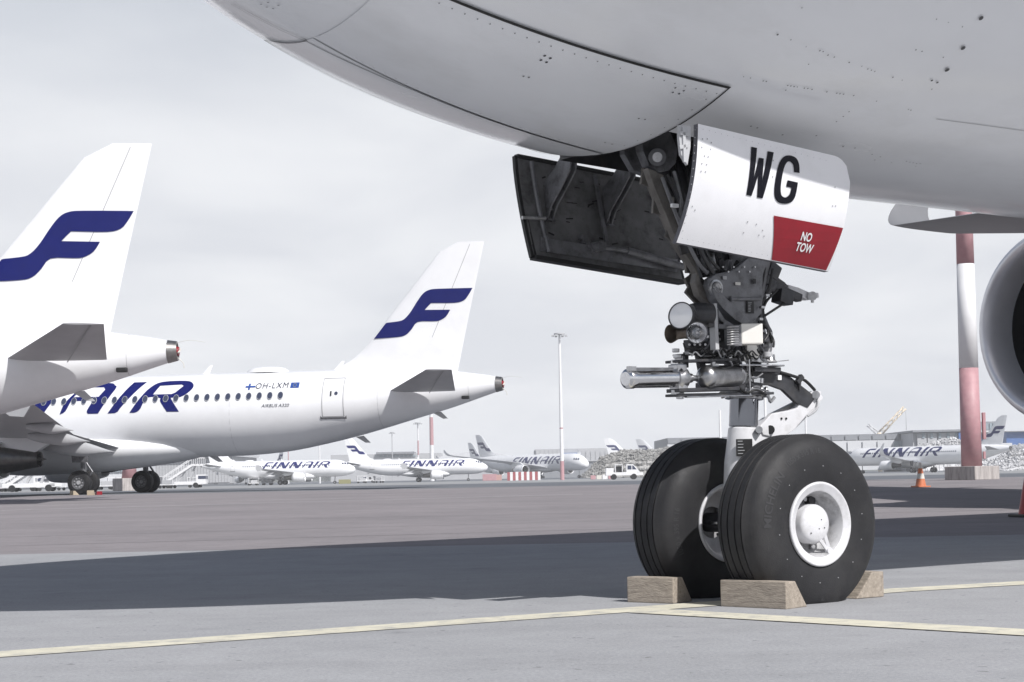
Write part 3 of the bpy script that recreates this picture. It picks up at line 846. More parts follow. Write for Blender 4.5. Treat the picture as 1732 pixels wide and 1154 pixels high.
# closed forward doors: raised skins with dark seals around them
for nm, lo, hi in (('forward_gear_door', -3.3, 21.3), ('forward_gear_door', -21.3, -3.9)):
    g = []; NS, NP = 26, 12
    for i in range(NS + 1):
        for j in range(NP + 1):
            s = 1.62 + (3.595 - 1.62) * i / NS; p = lo + (hi - lo) * j / NP
            g.append(hull(s, p, .006))
    mb = MB(); mb.add(g, [(i * (NP + 1) + j, i * (NP + 1) + j + 1, (i + 1) * (NP + 1) + j + 1, (i + 1) * (NP + 1) + j) for i in range(NS) for j in range(NP)], True)
    d = mb.build(nm, HULL, hero, fixn=False)
    mb = MB()
    for pts, w in (([(1.62, hi if hi > 0 else lo), (3.60, hi if hi > 0 else lo)], .020), ([(3.60, 21.5), (3.60, 0)] if hi > 0 else [(3.60, -21.5), (3.6, -3)], .012), ([(1.25, -11.5), (1.62, -6.3), (2.0, -4.6), (2.27, -3.9), (2.8, -3.7), (3.6, -3.6)] if hi > 0 else [(1.62, -21.4), (1.62, -6)], .008)):
        v, f = hull_line(pts, w, .010); mb.add(v, f)
    mb.build('door_seal', BLACK, d, fixn=False)
mb = MB()
for pts, w in (([(7.2, -60), (7.2, 60)], .003), ([(5.13, 22), (12, 22)], .004), ([(5.13, -9), (14, -9)], .010), ([(5.13, -12), (14, -12)], .010), ([(5.13, -15), (14, -15)], .012), ([(6.2, 24), (6.2, 60)], .002)):  # the three starboard stripes paint reflections, the other lines are joints
    v, f = hull_line(pts, w, .003); mb.add(v, f)
mb.build('skin_joints_reflections', mat('joint_reflection_grey', (.36, .36, .37), .5), hero, fixn=False, kind='stuff')
# drain holes and fasteners seen on the belly
def hull_hit(px, py):
    t0 = 7.0; d = ray(px, py); d = d / d.y; c = Vector((0, 0, CAM_Z))
    for k in range(5200):
        D = 4 + k * .003; p = c + d * D; X, Y = p.x - HX, p.y - HY
        s = _c * X + _s * Y + SG; y = -_s * X + _c * Y
        if s <= 0: continue
        zb, zt, w = hero_prof(s); zc, h = (zb + zt) / 2, (zt - zb) / 2
        if (y / w) ** 2 + ((p.z - zc) / h) ** 2 < 1: return s, math.degrees(atan2(-y / w, -(p.z - zc) / h))
dots = [(488,168,1.3),(555,194,.8),(632,230,.6),(701,249,1),(718,254,.9),(742,271,1),(774,282,.9),(849,308,1),(913,328,.7),(943,342,.9),(961,348,.9),(978,354,.8),(1069,384,1),(1116,398,.7),(645,318,.8),(1184,245,1),(1215,253,.9),(1322,283,.9),(1265,399,1.6),(1293,410,1.6),(1265,443,.9),(540,424,1),(556,427,1),(572,429,1),(588,431,.8),(624,437,1),(641,439,1),(662,444,1),(530,447,.9),(737,456,1),(787,463,1),(803,466,1),(821,468,1),(872,475,1),(987,503,.8),(1148,545,.8),(1160,548,.9),(849,556,.9),(820,580,1),(786,606,1),(356,629,1.3),(388,637,1.3),(515,672,1.3),(685,676,1.2),(820,731,1.4),(880,739,1.2),(966,771,1),(1008,783,1),(980,799,1),(1064,811,.7),(1139,806,1),(1156,810,1),(1173,813,1),(1190,817,1),(1208,818,1),(1186,831,.8),(1190,939,.8),(318,380,.7),(353,387,.8),(417,401,1),(433,404,1),(610,34,.8),(1287,91,.8),(1347,108,.6),(1418,130,.8),(1512,87,3),(1422,237,3),(1342,347,3)]
dots = [(1150 + x / 2.976, y / 2.976, k) for x, y, k in dots] + [(330 + x / 1.8826, y / 1.8826, 1.7 if k < 4 else 1.3) for k, (x, y) in enumerate([(1100,187),(1118,194),(1112,173),(1130,181),(1045,238),(1062,242),(1528,276),(1555,285),(1520,290),(1540,295),(1412,373),(1432,376),(1305,450),(1328,455),(210,8),(232,3),(228,17),(248,22),(265,12)])]
mb = MB()
def dot(s, ph, r, off=.0085):
    c = hull(s, ph, off); nn = (hull(s, ph, .1) - hull(s, ph, 0)).normalized(); a = nn.cross(Vector((0, 0, 1))).normalized(); b = nn.cross(a)
    mb.add([c + a * (r * cos(k * pi / 4)) + b * (r * sin(k * pi / 4)) for k in range(8)], [tuple(range(8))])
for x, y, k in dots:
    h = hull_hit(x, y)
    if h: dot(h[0], h[1], .0050 * k)
for k in range(27): dot(1.75 + .07 * k, 19.7, .0042)
for k in range(7): dot(3.55, 2 + 2.7 * k, .0042)
for k in range(24): dot(1.9 + .07 * k, -2.6, .0038)
mb.build('skin_fasteners', mat('fastener_dark', (.07, .07, .075), .5), hero, kind='stuff', fixn=False)

# --- gear door with the letters W G
def dy(v): return -.93 - .03 * math.sin(pi * min(1, max(0, v)) * .8) + .10 * max(0, v) + .12 * max(0, v) ** 2.2
def dzt(s): return 2.708 - .08 * (s - 3.39) / 1.08
def dh(s): return .620 + .01 * (s - 3.39) / 1.08
def dpt(s, z, off=0):
    v = (dzt(s) - z) / dh(s); return H(s, dy(v) - off, z)
def rounded_door(s, t):            # shapes the lower/upper edges at the rounded corners
    return t
mb = MB(); NU, NV = 34, 14; rings = []
def dgrid(off):
    g = []
    for i in range(NU + 1):
        u = i / NU; s = 3.39 + 1.165 * u
        tp = 0.0
        e = 3.39 + 1.165 - s
        if e < .13: tp = (.13 - sqrt(max(0, .13 ** 2 - (.13 - e) ** 2))) / .63
        for j in range(NV + 1):
            v = tp + (1 - tp) * j / NV
            sl = 0
            g.append(dpt(s + sl, dzt(s) - v * dh(s), off))
    return g
go, gi = dgrid(0), dgrid(-.035)
NG = (NU + 1) * (NV + 1)
idx = lambda i, j: i * (NV + 1) + j
mb.cur = 0; mb.add(go, [(idx(i, j), idx(i, j + 1), idx(i + 1, j + 1), idx(i + 1, j)) for i in range(NU) for j in range(NV)], True)
mb.cur = 1; mb.add(gi, [(idx(i, j), idx(i + 1, j), idx(i + 1, j + 1), idx(i, j + 1)) for i in range(NU) for j in range(NV)], True)
bd = [idx(i, 0) for i in range(NU + 1)] + [idx(NU, j) for j in range(1, NV + 1)] + [idx(i, NV) for i in range(NU - 1, -1, -1)] + [idx(0, j) for j in range(NV - 1, 0, -1)]
mb.cur = 2; m_ = len(bd); mb.add([go[k] for k in bd] + [gi[k] for k in bd], [(k, (k + 1) % m_, m_ + (k + 1) % m_, m_ + k) for k in range(m_)])
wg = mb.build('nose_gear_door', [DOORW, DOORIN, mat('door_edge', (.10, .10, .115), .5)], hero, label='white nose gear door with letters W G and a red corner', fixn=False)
def dpx(px, py, org=(1150, 0), k=2.976):
    px, py = org[0] + px / k, org[1] + py / k; y = -.9
    for _ in range(6):
        p = side(px, py, y); s = p.x + SG; y = dy((dzt(s) - p.z) / dh(s))
    return (s, p.z)
Wp = [(357,740),(386,746),(369,900),(395,795),(420,799),(411,915),(440,762),(470,768),(414,1000),(386,995),(391,885),(358,988),(332,982)]
Gp = [(572,868),(572,868),(600,872),(600,872),(598,830),(583,797),(548,783),(515,795),(492,840),(476,925),(474,985),(490,1017),(525,1027),(560,1017),(580,985),(592,920),(592,920),(540,908),(540,908),(533,940),(533,940),(559,946),(559,946),(551,977),(530,995),(510,985),(505,955),(509,910),(521,850),(535,820),(550,814),(566,828),(571,845)]
for P in ([Wp], [roundpoly(Gp, 3)]):
    decal('door_letter', [[[dpx(*q) for q in P[0]]]], lambda s, z: dpt(s, z, .004), NAVYD, wg, cut=(9, .06))
rd = [(1308, 365), (1419.5, 385.5), (1401.5, 455.5), (1303.5, 442.5)]
rp = [dpx(x, y, (0, 0), 1) for x, y in rd]
rp[2] = (4.53, dzt(4.53) - dh(4.53) * .995); rp[3] = (rp[3][0], dzt(rp[3][0]) - dh(rp[3][0]) * .995); rp[1] = (4.55, rp[1][1])
decal('red_corner', [[rp]], lambda s, z: dpt(s, z, .004), RED, wg, cut=(9, .05))
for txt, c in (('NO', (1362.6, 402)), ('TOW', (1358.8, 420.4))):
    c = dpx(*c, (0, 0), 1)
    decal('no_tow_lettering', text_polys(txt, .064, .0016, .82), lambda x, y: dpt(c[0] + x, c[1] + y - .07 * x, .008), WHITE, wg, cut=(9, .04))
mb = MB()
def ddot(px, py, r, org=(850, 180), k=2.887):
    s, z = dpx(px, py, org, k)
    mb.add([dpt(s + r * cos(a * pi / 3), z + r * sin(a * pi / 3), .003) for a in range(6)], [tuple(range(6))])
for q in [(975,160),(998,160),(1018,178),(972,200),(1015,210),(985,243),(1003,247),(972,280),(995,285),(968,318),(990,320),(925,490),(938,508),(900,505),(1195,565),(1238,577),(1175,618),(1268,607),(1250,630),(1275,635),(1320,265),(1318,345),(1622,395),(1610,487),(1625,487),(1578,778)]: ddot(*q, .0045)
for k in range(22): ddot(948 + 30 * k, 105 + 7.6 * k, .0022)
for k in range(18): ddot(850 + 26 * k, 640 + 5.2 * k, .002)
for k in range(14): ddot(938 - .35 * k * k, 115 + 38 * k, .003)
mb.build('door_rivets', mat('rivet_grey', (.33, .33, .35), .5), wg, kind='stuff', fixn=False)

# --- the far door, dark inner face towards us
def spt(u, v, off=0): return H(3.70 + 1.26 * u, 1.22 - .17 * v ** 1.5 + off, 2.93 - .08 * u - v * (.69 + .02 * u))
mb = MB()
for off, flip in ((0, 0), (.045, 1)):
    mb.cur = 0 if not flip else 1
    g = [spt(i / 10, j / 8, off) for i in range(11) for j in range(9)]
    mb.add(g, [(i * 9 + j, i * 9 + j + 1, (i + 1) * 9 + j + 1, (i + 1) * 9 + j) for i in range(10) for j in range(8)], True)
mb.cur = 2
E_ = [(0, 0), (1, 0), (1, 1), (0, 1), (0, 0)]
for (a, b) in zip(E_, E_[1:]):
    for k in range(8):
        q0 = (a[0] + (b[0] - a[0]) * k / 8, a[1] + (b[1] - a[1]) * k / 8); q1 = (a[0] + (b[0] - a[0]) * (k + 1) / 8, a[1] + (b[1] - a[1]) * (k + 1) / 8)
        mb.beam(spt(*q0, .015), spt(*q1, .015), .075 if b[1] == 1 and a[1] == 1 else .045, .028, (0, 0, 1))
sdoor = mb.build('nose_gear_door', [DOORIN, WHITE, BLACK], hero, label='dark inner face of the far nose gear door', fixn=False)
mb = MB()
mb.tube([spt(.07, .04, -.03), spt(.08, .5, -.03), spt(.09, .93, -.03)], .016); mb.build('edge_tube', GEARG, sdoor)
mb = MB(); mb.tube([spt(-.03, .62, -.01), spt(.1, .60, -.05)], .013); mb.build('latch_pin', STEEL, sdoor)
mb = MB(); mb.beam(spt(.05, .86, -.02), spt(.97, .84, -.02), .01, .09); mb.beam(spt(.5, .05, -.01), spt(.5, .9, -.01), .03, .015)
mb.build('stiffener', GEARG, sdoor, bevel=.002)
mb = MB(); mb.cyl(spt(.42, .80, -.07), spt(.60, .79, -.07), .018); mb.cyl(spt(.60, .79, -.07), spt(.98, .86, -.07), .026); mb.cyl(spt(.40, .80, -.02), spt(.40, .80, -.12), .035)
for k in range(5): mb.box(spt(.33 + .012 * k, .72 + .03 * k, -.03), (.03, .04, .03))
mb.build('door_actuator', GEARG, sdoor)
for u in (.16, .55):
    x = 3.70 + 1.26 * u
    mb = MB()
    for e in (-.022, .022):
        mb.plate([H(x + e, .86, 2.92), H(x + e, .96, 2.92), H(x + e, 1.05, 2.84), H(x + e, 1.17, 2.76), H(x + e, 1.15, 2.50), H(x + e, 1.09, 2.60), H(x + e, .98, 2.70), H(x + e, .88, 2.80)], .012, (1, 0, 0))
    for k in range(4): mb.box(H(x, 1.16 - .01 * k, 2.72 - .07 * k), (.05, .03, .012))
    mb.build('gooseneck_hinge', GEARG, sdoor, bevel=.002)
mb = MB()
for k in range(26):
    u, v = R.uniform(.1, .95), R.uniform(.1, .8); w = R.uniform(.004, .03); c0 = spt(u, v, -.003)
    mb.box(c0, (w * 2, .002, R.uniform(.004, .012)), Matrix.Rotation(R.uniform(-.5, .5), 3, 'Y'))
mb.build('scuff_marks', BLACK, sdoor, kind='stuff')

# --- structures inside the bay
mb = MB()
def sp(pts, y): return [side(a, b, y) for a, b in pts]
Y = Vector((0, 1, 0))
mb = MB(); mb.plate(sp([(1052, 235), (1052, 262), (1068, 290), (1090, 298), (1105, 296), (1092, 270), (1086, 235)], .28), .05, Y); mb.build('bay_lug', GEARG, hero, bevel=.004)
mb = MB(); mb.plate(sp([(1078, 228), (1082, 258), (1092, 282), (1108, 293), (1125, 290), (1137, 278), (1140, 255), (1128, 225)], .12), .07, Y)
mb.cyl(side(1112, 266, .03), side(1112, 266, .2), .055, n=24); lug = mb.build('bay_lug', GEARG, hero, bevel=.004)
mb = MB(); mb.cyl(side(1112, 266, .0), side(1112, 266, .08), .030, n=20); mb.build('lug_pin', STEEL, lug)
# drag brace: box arm with ribs
mb = MB()
br = [(1088, 285), (1104, 290), (1122, 330), (1148, 390), (1168, 440), (1177, 475), (1196, 508), (1232, 520), (1222, 545), (1196, 518), (1175, 500), (1168, 478), (1171, 462), (1158, 440), (1139, 412), (1120, 365), (1100, 318)]
mb.plate(sp(br, .10), .06, Y); mb.plate(sp([(x + 3, y + 1) for x, y in br], -.06), .05, Y)
for a, b in zip(range(1, 7), range(16, 9, -1)):
    p = side(*br[a], .02); q = side(*br[b], .02); mb.beam(p, q, .16, .02, (0, 1, 0))
mb.build('drag_brace', GEARB, hero, bevel=.003)
mb = MB(); mb.plate(sp([(1148, 416), (1160, 414), (1164, 428), (1152, 432)], -.10), .02, Y); mb.build('brace_bracket', GEARD, hero, bevel=.002)
for k, (a, b, c, d, r) in enumerate([((1120, 300), (1150, 380), (1178, 440), (1196, 462), .012), ((1128, 296), (1160, 360), (1188, 430), (1206, 462), .014), ((1140, 290), (1150, 330), (1152, 350), (1148, 372), .012), ((1135, 300), (1172, 380), (1200, 436), (1216, 455), .010)]):
    mb = MB(); mb.tube([side(*a, -.12), side(*b, -.14), side(*c, -.14), side(*d, -.12)], r); mb.build('hydraulic_line', GEARD if k % 2 else GEARG, hero)
mb = MB(); mb.box(side(1141, 348, -.2), (.05, .02, .022)); mb.build('white_tag', WHITE, hero, bevel=.002)
mb = MB(); mb.plate(sp([(1100, 285), (1165, 262), (1290, 300), (1300, 436), (1262, 446), (1225, 462), (1190, 470), (1176, 462), (1160, 432), (1135, 375)], .30), .10, Y); mb.build('bay_dark_filler', GEARD, hero, bevel=.01)  # added dark plate stands in for the black, unlit depth of the bay
for q in range(6):
    mb = MB(); mb.beam(side(1165 + 17 * q, 432 + 2 * q, -.04 - .02 * (q % 2)), side(1182 + 12 * q, 470 - 3 * q, -.03), .03, .045 - .004 * q, (0, 1, 0)); mb.build('bay_strut', [GEARG, GEARD][q % 2], hero, bevel=.003)
mb = MB(); mb.cyl(side(1206, 428, -.08), side(1212, 462, -.08), .007, n=6); mb.cyl(side(1190, 460, -.08), side(1216, 456, -.08), .007, n=6); mb.build('lock_rod', STEEL, hero)
# bracket carrying the WG door
mb = MB(); mb.plate(sp([(1147, 212), (1167, 214), (1166, 250), (1161, 280), (1150, 262), (1147, 235)], -.90), .02, Y)
for (a, b) in (((1150, 225), (1164, 228)), ((1149, 250), (1163, 246)), ((1156, 215), (1158, 275))): mb.beam(side(*a, -.915), side(*b, -.915), .02, .012, (0, 1, 0))
mb.build('door_hinge', GREY, wg, bevel=.002)
# upper bay rods behind
mb = MB()
for k in range(7):
    a = side(1120 + 14 * k, 262 + 6 * k, .3 - .05 * k); b = side(1150 + 20 * k, 440, .15 - .03 * k); mb.cyl(a, b, .012 + .008 * (k % 3), n=8)
mb.build('bay_plumbing', GEARD, hero, kind='stuff')
mb = MB(); mb.beam(side(1196, 604, .02), side(1252, 606, .02), .16, .07); mb.beam(side(1168, 588, 0), side(1246, 590, 0), .12, .05); mb.build('collar_body', GEARD, hero, bevel=.008)

# --- shock strut
Abot, Atop = side(1255.5, 790, 0), side(1262, 545, 0)
ax = (Atop - Abot).normalized()
def SA(py): # point on the strut axis at photo row py
    t = (790 - py) / (790 - 545.0); return Abot.lerp(Atop, t)
mb = MB(); mb.cyl(SA(722), SA(600), .0895, n=40); mb.build('shock_strut_piston', PISTON, hero)
mb = MB(); mb.lathe(SA(905), ax, [(0, .10), (.02, .115), (.45, .112), (.60, .098), (.66, .094), (.668, .086)], 40)
lo = mb.build('axle_housing', GWHITE, hero)
mb = MB(); mb.plate(sp([(1258, 738), (1276, 730), (1290, 720), (1297, 728), (1290, 742), (1276, 756), (1262, 770)], -.02), .15, Y); mb.build('housing_lug', GWHITE, lo, bevel=.012)
mb = MB(); mb.cyl(H(4.56, -.46, .505), H(4.56, .46, .505), .062, n=24); mb.cyl(H(4.56, .12, .505), H(4.56, .2, .505), .10, n=24); mb.cyl(H(4.56, -.2, .505), H(4.56, -.12, .505), .10, n=24); mb.build('axle', GEARD, hero)
for yy in (.235, -.215):
    for k in range(6):
        a = k * pi / 3; mb = MB(); mb.cyl(H(4.56 + .085 * cos(a), yy - .03, .505 + .085 * sin(a)), H(4.56 + .085 * cos(a), yy + .03, .505 + .085 * sin(a)), .010, n=6); mb.build('axle_bolt', STEEL, hero)
# placards
def placard(c, u, v, w, h, rows, parent, name='data_placard'):
    c, u, v = Vector(c), Vector(u).normalized(), Vector(v).normalized(); n = u.cross(v)
    mb = MB(); mb.cur = 0
    mb.plate([c - u * w / 2 - v * h / 2, c + u * w / 2 - v * h / 2, c + u * w / 2 + v * h / 2, c - u * w / 2 + v * h / 2], .006, n); mb.cur = 1
    for r_ in range(rows):
        y = h * (.36 - .72 * r_ / max(1, rows - 1)); ww = w * R.uniform(.3, .6)
        p = c + v * y + n * .005 - u * w * .4
        mb.add([p, p + u * ww, p + u * ww + v * h * .035, p + v * h * .035], [(0, 1, 2, 3)])
    return mb.build(name, [BLACK, GREY], parent, fixn=False)
nf = Vector((-.62, -.785, 0)); uf = Vector((0, 0, 1)).cross(nf) * -1
uu = Vector((.785, -.62, 0))
placard(SA(758) + nf * .125, uu, (0, 0, 1), .10, .105, 5, lo)
# barrel casting with the forward lug
mb = MB(); mb.lathe(SA(600), ax, [(0, .118), (.06, .125), (.065, .105), (.2, .105), (.35, .108), (.50, .125), (.62, .15), (.75, .17), (.95, .18), (1.0, .18)], 40)
bar = mb.build('shock_strut_barrel', GEARG, hero)
for yy in (-.115, .10):
    mb = MB(); mb.plate(sp([(1193, 484), (1195, 472), (1206, 464), (1228, 460), (1244, 452), (1262, 436), (1290, 436), (1286, 470), (1284, 530), (1262, 556), (1246, 545), (1232, 530), (1216, 518), (1201, 500)], yy), .05, Y)
    mb.build('brace_lug', GEARG, bar, bevel=.008)
mb = MB(); mb.plate(sp([(1194, 490), (1201, 486), (1217, 505), (1240, 525), (1258, 545), (1250, 553), (1232, 542), (1212, 524), (1200, 508)], -.10), .12, Y); mb.build('lug_web', GEARG, bar, bevel=.006)
mb = MB(); pc = side(1214, 487, -.155); mb.lathe(pc + Vector((0, .03, 0)), (0, -1, 0), [(0, .052), (.02, .052), (.022, .040), (.016, .036), (.03, .034), (.036, .026), (.03, .018), (.03, .001)], 28); mb.cyl(pc + Vector((0, .25, 0)), pc, .03)
mb.build('brace_pin', STEEL, bar)
mb = MB(); mb.cyl(side(1236, 506, -.165), side(1287, 506, -.155), .010); mb.cyl(side(1235, 506, -.135), side(1240, 506, -.165), .018); mb.build('grease_line', GEARG, bar)
placard(side(1269, 520, -.150), (1, .0, 0), (0, 0, 1), .055, .075, 7, bar)

# --- lamps
def lamp(c, d, r, name, ln, parent=None):
    c, d = Vector(c), Vector(d).normalized()
    mb = MB(); mb.lathe(c - d * ln, d, [(0, r * .35), (.01, r * .55), (ln * .25, r * .75), (ln * .8, r * .97), (ln, r * 1.04), (ln + .006, r * 1.04), (ln + .006, r * .96), (ln - .004, r * .94)], 36, False)
    o = mb.build(name, GEARD, hero)
    q = MB(); q.lathe(c - d * r * .55, d, [(0, .004), (.08 * r, .35 * r), (.22 * r, .62 * r), (.55 * r, .95 * r)], 30, False); q.build('reflector', REFL, o, fixn=False)
    q = MB(); q.lathe(c, d, [(.002, r * .97), (.012 * 1, r * .6), (.016, .001)], 30, False)
    q.build('lens', mat('lens_frost', (.93, .93, .94), .15, 0, coat=1, spec=.9, trans=.05) if name == 'taxi_light' else mat('lens_clear', (.95, .95, .96), .03, 0, trans=1.0, bump=.6, bscale=22), o, fixn=False)
    q = MB(); q.cyl(c - d * r * .4, c - d * r * .12, r * .12, n=10); q.build('bulb', STEEL, o)
    return o
fwd = (-1, -.12, .02)
lamp(side(1152, 534, -.30), (-.93, -.42, .12), .078, 'taxi_light', .11)
lamp(side(1179, 563, -.38), (-.85, -.62, .0), .062, 'turnoff_light', .08)
mb = MB(); c0 = side(1134, 565, -.22); c1 = side(1162, 563, -.22); mb.lathe(c0, c1 - c0, [(0, .055), (.01, .052), (.05, .036), (.11, .034), (.13, .038)], 28, False); mb.build('horn', BRASS, hero, fixn=False)
mb = MB(); mb.lathe(side(1168, 530, -.24), (1, -.1, 0), [(0, .055), (.04, .065), (.14, .065), (.16, .03)], 28); mb.box(side(1192, 540, -.20), (.08, .16, .11)); mb.build('lamp_housing', GEARD, hero)
mb = MB(); mb.plate(sp([(1160, 575), (1192, 578), (1198, 545), (1194, 520), (1203, 518), (1210, 545), (1212, 590), (1198, 600), (1162, 596)], -.12), .05, Y); mb.build('lamp_mount', GEARD, hero, bevel=.004)
for k in range(4): mb = MB(); mb.cyl(side(1166 + 9 * k, 583, -.17), side(1166 + 9 * k, 583, -.15), .008, n=6); mb.build('mount_bolt', STEEL, hero)
# triangular mounting bracket with lightening holes, built from its members
mb = MB()
for a, b, w in (((1202, 516), (1207, 590), .020), ((1204, 516), (1222, 545), .03), ((1222, 545), (1246, 560), .035), ((1229, 552), (1231, 592), .02), ((1205, 552), (1232, 554), .028), ((1206, 590), (1250, 600), .03)):
    mb.beam(side(*a, -.15), side(*b, -.15), .02, w, (0, 1, 0)) if False else mb.beam(side(*a, -.15), side(*b, -.15), w, .03, (0, 1, 0))
mb.build('lamp_bracket', GEARG, hero, bevel=.003)
mb = MB(); mb.plate(sp([(1203, 514), (1208, 514), (1212, 592), (1206, 592)], -.26), .05, Y); mb.build('bracket_flange', GREY, hero, bevel=.002)
for (x, y, w, h) in ((1216, 564, .012, .016), (1217, 574, .014, .016)):
    mb = MB(); mb.box(side(x, y, -.10), (w, .01, h)); mb.build('bracket_sky_spot', GREY, hero, bevel=.003)  # small pale boxes paint the bright sky showing through the bracket holes
mb = MB(); mb.plate(sp([(1209, 540), (1232, 550), (1233, 592), (1209, 592)], -.08), .02, Y); mb.build('bracket_web', GEARD, hero, bevel=.003)
# finned heat sink and box
mb = MB(); mb.box(side(1242, 568, -.32), (.08, .05, .125), Matrix.Rotation(radians(-20), 3, 'Z')); hs = mb.build('light_ballast', GEARG, hero, bevel=.004)
for k in range(8):
    mb = MB(); mb.tube([side(1230, 553.5 + 4.2 * k, -.345), side(1238, 553 + 4.2 * k, -.365), side(1249, 552.5 + 4.2 * k, -.37)], .0045, 6); mb.build('fin', STEEL, hs)
mb = MB(); mb.box(side(1269, 566, -.34), (.13, .12, .122), Matrix.Rotation(radians(-32), 3, 'Z')); mb.build('sensor_box', CREAM, hero, bevel=.008)
mb = MB(); mb.beam(side(1262, 566, -.12), side(1266, 566, -.32), .07, .07); mb.beam(side(1246, 570, -.12), side(1242, 570, -.30), .04, .06); mb.build('box_bracket', GEARD, hero, bevel=.003)
for k, (x, y) in enumerate([(1258, 592), (1268, 596), (1276, 600), (1284, 592)]):
    mb = MB(); mb.tube([side(x - 4, 583, -.17), side(x - 3, y, -.2), side(x + 4, y + 8, -.2), side(x + 8, y - 2, -.18), side(x + 12, 588, -.15)], .0055, 7); mb.build('cable', BLACK, hero)
mb = MB(); mb.plate(sp([(1262, 584), (1278, 584), (1284, 598), (1280, 606), (1266, 606), (1262, 596)], -.19), .02, Y); mb.build('connector_guard', CREAM, hero, bevel=.004)

# --- steering collar: stacked flanges, bosses and plates
def disc(py0, py1, r0, r1, m, name, n=40):
    a, b = SA(py0), SA(py1); mb = MB(); mb.lathe(a, b - a, [(0, r0), ((b - a).length, r1)], n); return mb.build(name, m, hero, bevel=.002)
disc(610, 585, .112, .105, STEEL, 'collar_sleeve'); disc(616, 609, .145, .145, STEEL, 'collar_ring'); disc(629, 617, .13, .13, GEARD, 'collar_ring')
disc(640, 630, .115, .115, STEEL, 'collar_ring'); disc(650, 641, .128, .128, CHROME, 'collar_ring'); disc(658, 651, .112, .112, GEARG, 'collar_ring'); disc(670, 660, .15, .15, GEARG, 'collar_ring'); disc(676, 671, .12, .12, STEEL, 'collar_ring')
for (py, y, t, x0, x1, m, w) in ((600, -.12, .012, 1142, 1216, GEARD, .05), (611, -.16, .016, 1136, 1236, GEARD, .12), (617.5, -.14, .010, 1240, 1316, STEEL, .12), (625, -.10, .03, 1262, 1306, GEARD, .16), (660, -.16, .022, 1138, 1240, GEARD, .12), (668, -.14, .016, 1136, 1298, GEARD, .12), (671, -.19, .008, 1160, 1270, STEEL, .03)):
    mb = MB(); mb.beam(side(x0, py + 1, y), side(x1, py - 2 if x0 < 1200 else py + 2, y), w, t); mb.build('steering_plate', m, hero, bevel=.003)
for (x, y0, y1, r, m) in ((1143, 590, 596, .022, STEEL), (1146, 600, 606, .026, STEEL), (1141, 609, 617, .024, CHROME), (1148, 616, 622, .034, STEEL), (1143, 660, 668, .028, STEEL), (1150, 669, 675, .022, STEEL), (1162, 595, 600, .012, GREY), (1225, 592, 602, .018, STEEL), (1234, 600, 612, .02, CHROME), (1290, 614, 622, .03, CHROME), (1298, 596, 604, .03, GREY), (1256, 612, 618, .03, CHROME)):
    mb = MB(); mb.cyl(side(x, y1, -.16), side(x, y0, -.16), r, n=16); mb.build('bolt_boss', m, hero, bevel=.002)
for k in range(12):
    a = radians(30 * k + 8); c_ = SA(664); p = c_ + Vector((.138 * cos(a), .138 * sin(a), 0)); mb = MB(); mb.cyl(p - Vector((0, 0, .035)), p + Vector((0, 0, .03)), .008, n=6); mb.build('collar_bolt', STEEL, hero)
# long push-pull actuator
A0, A1 = side(1058, 641, -.20), side(1142, 640, -.17); d = (A1 - A0)
mb = MB(); mb.lathe(A0, d, [(0, .040), (.006, .052), (.014, .058), (.055, .058), (.056, .0545), (d.length, .0545)], 40); act = mb.build('steering_actuator', CHROME, hero)
mb = MB(); mb.lathe(A0 + d.normalized() * (d.length - .01), d, [(0, .062), (.02, .074), (.03, .060), (.055, .068), (.075, .064), (.085, .044), (.10, .030), (.14, .028), (.145, .020)], 36); mb.build('actuator_flange', STEEL, act)
mb = MB(); mb.cyl(A0 + d.normalized() * (d.length + .12), side(1192, 640, -.16), .017); mb.lathe(side(1180, 640, -.16), (1, 0, 0), [(0, .026), (.025, .026)], 12); mb.build('actuator_rod', STEEL, act)
mb = MB(); mb.tube([side(1064, 624, -.22), side(1100, 624, -.21), side(1138, 624, -.19)], .0075); mb.box(side(1068, 624, -.22), (.05, .03, .028)); mb.build('hydraulic_pipe', STEEL, act)
mb = MB(); mb.box(side(1146, 624, -.17), (.07, .09, .05)); mb.box(side(1148, 657, -.17), (.07, .09, .05)); mb.beam(side(1148, 600, -.1), side(1150, 672, -.1), .03, .05, (0, 1, 0)); mb.build('actuator_yoke', STEEL, act, bevel=.006)
mb = MB(); mb.beam(side(1160, 596, -.08), side(1160, 622, -.08), .03, .02, (0, 1, 0)); mb.beam(side(1182, 598, -.08), side(1192, 650, -.08), .05, .03, (0, 1, 0)); mb.build('steering_web', GEARD, hero, bevel=.003)
# dome-ended accumulator
B0, B1 = side(1186, 638, -.21), side(1249, 637, -.13); d = B1 - B0
mb = MB(); mb.lathe(B0, d, [(0, .002), (.004, .025), (.014, .046), (.032, .063), (.055, .072), (.065, .070), (d.length - .04, .070), (d.length - .015, .062), (d.length, .045)], 40); ac = mb.build('hydraulic_accumulator', STEEL, hero)
mb = MB(); mb.cyl(side(1206, 620, -.19), side(1206, 612, -.19), .016, n=12); mb.box(side(1207, 621, -.19), (.05, .04, .03)); mb.build('accumulator_fitting', STEEL, ac, bevel=.002)
mb = MB(); mb.cyl(side(1247, 637, -.16), side(1256, 637, -.10), .058, .06, n=20); mb.build('accumulator_cap', STEEL, ac, bevel=.002)
mb = MB(); mb.beam(side(1187, 652, -.12), side(1250, 656, -.12), .12, .035); mb.beam(side(1200, 609, -.12), side(1246, 609, -.1), .12, .04); mb.build('accumulator_cradle', GEARD, ac, bevel=.005)
mb = MB(); mb.tube([side(1267, 608, -.2), side(1268, 640, -.2), side(1269, 668, -.2)], .006); mb.build('sensing_rod', STEEL, hero)

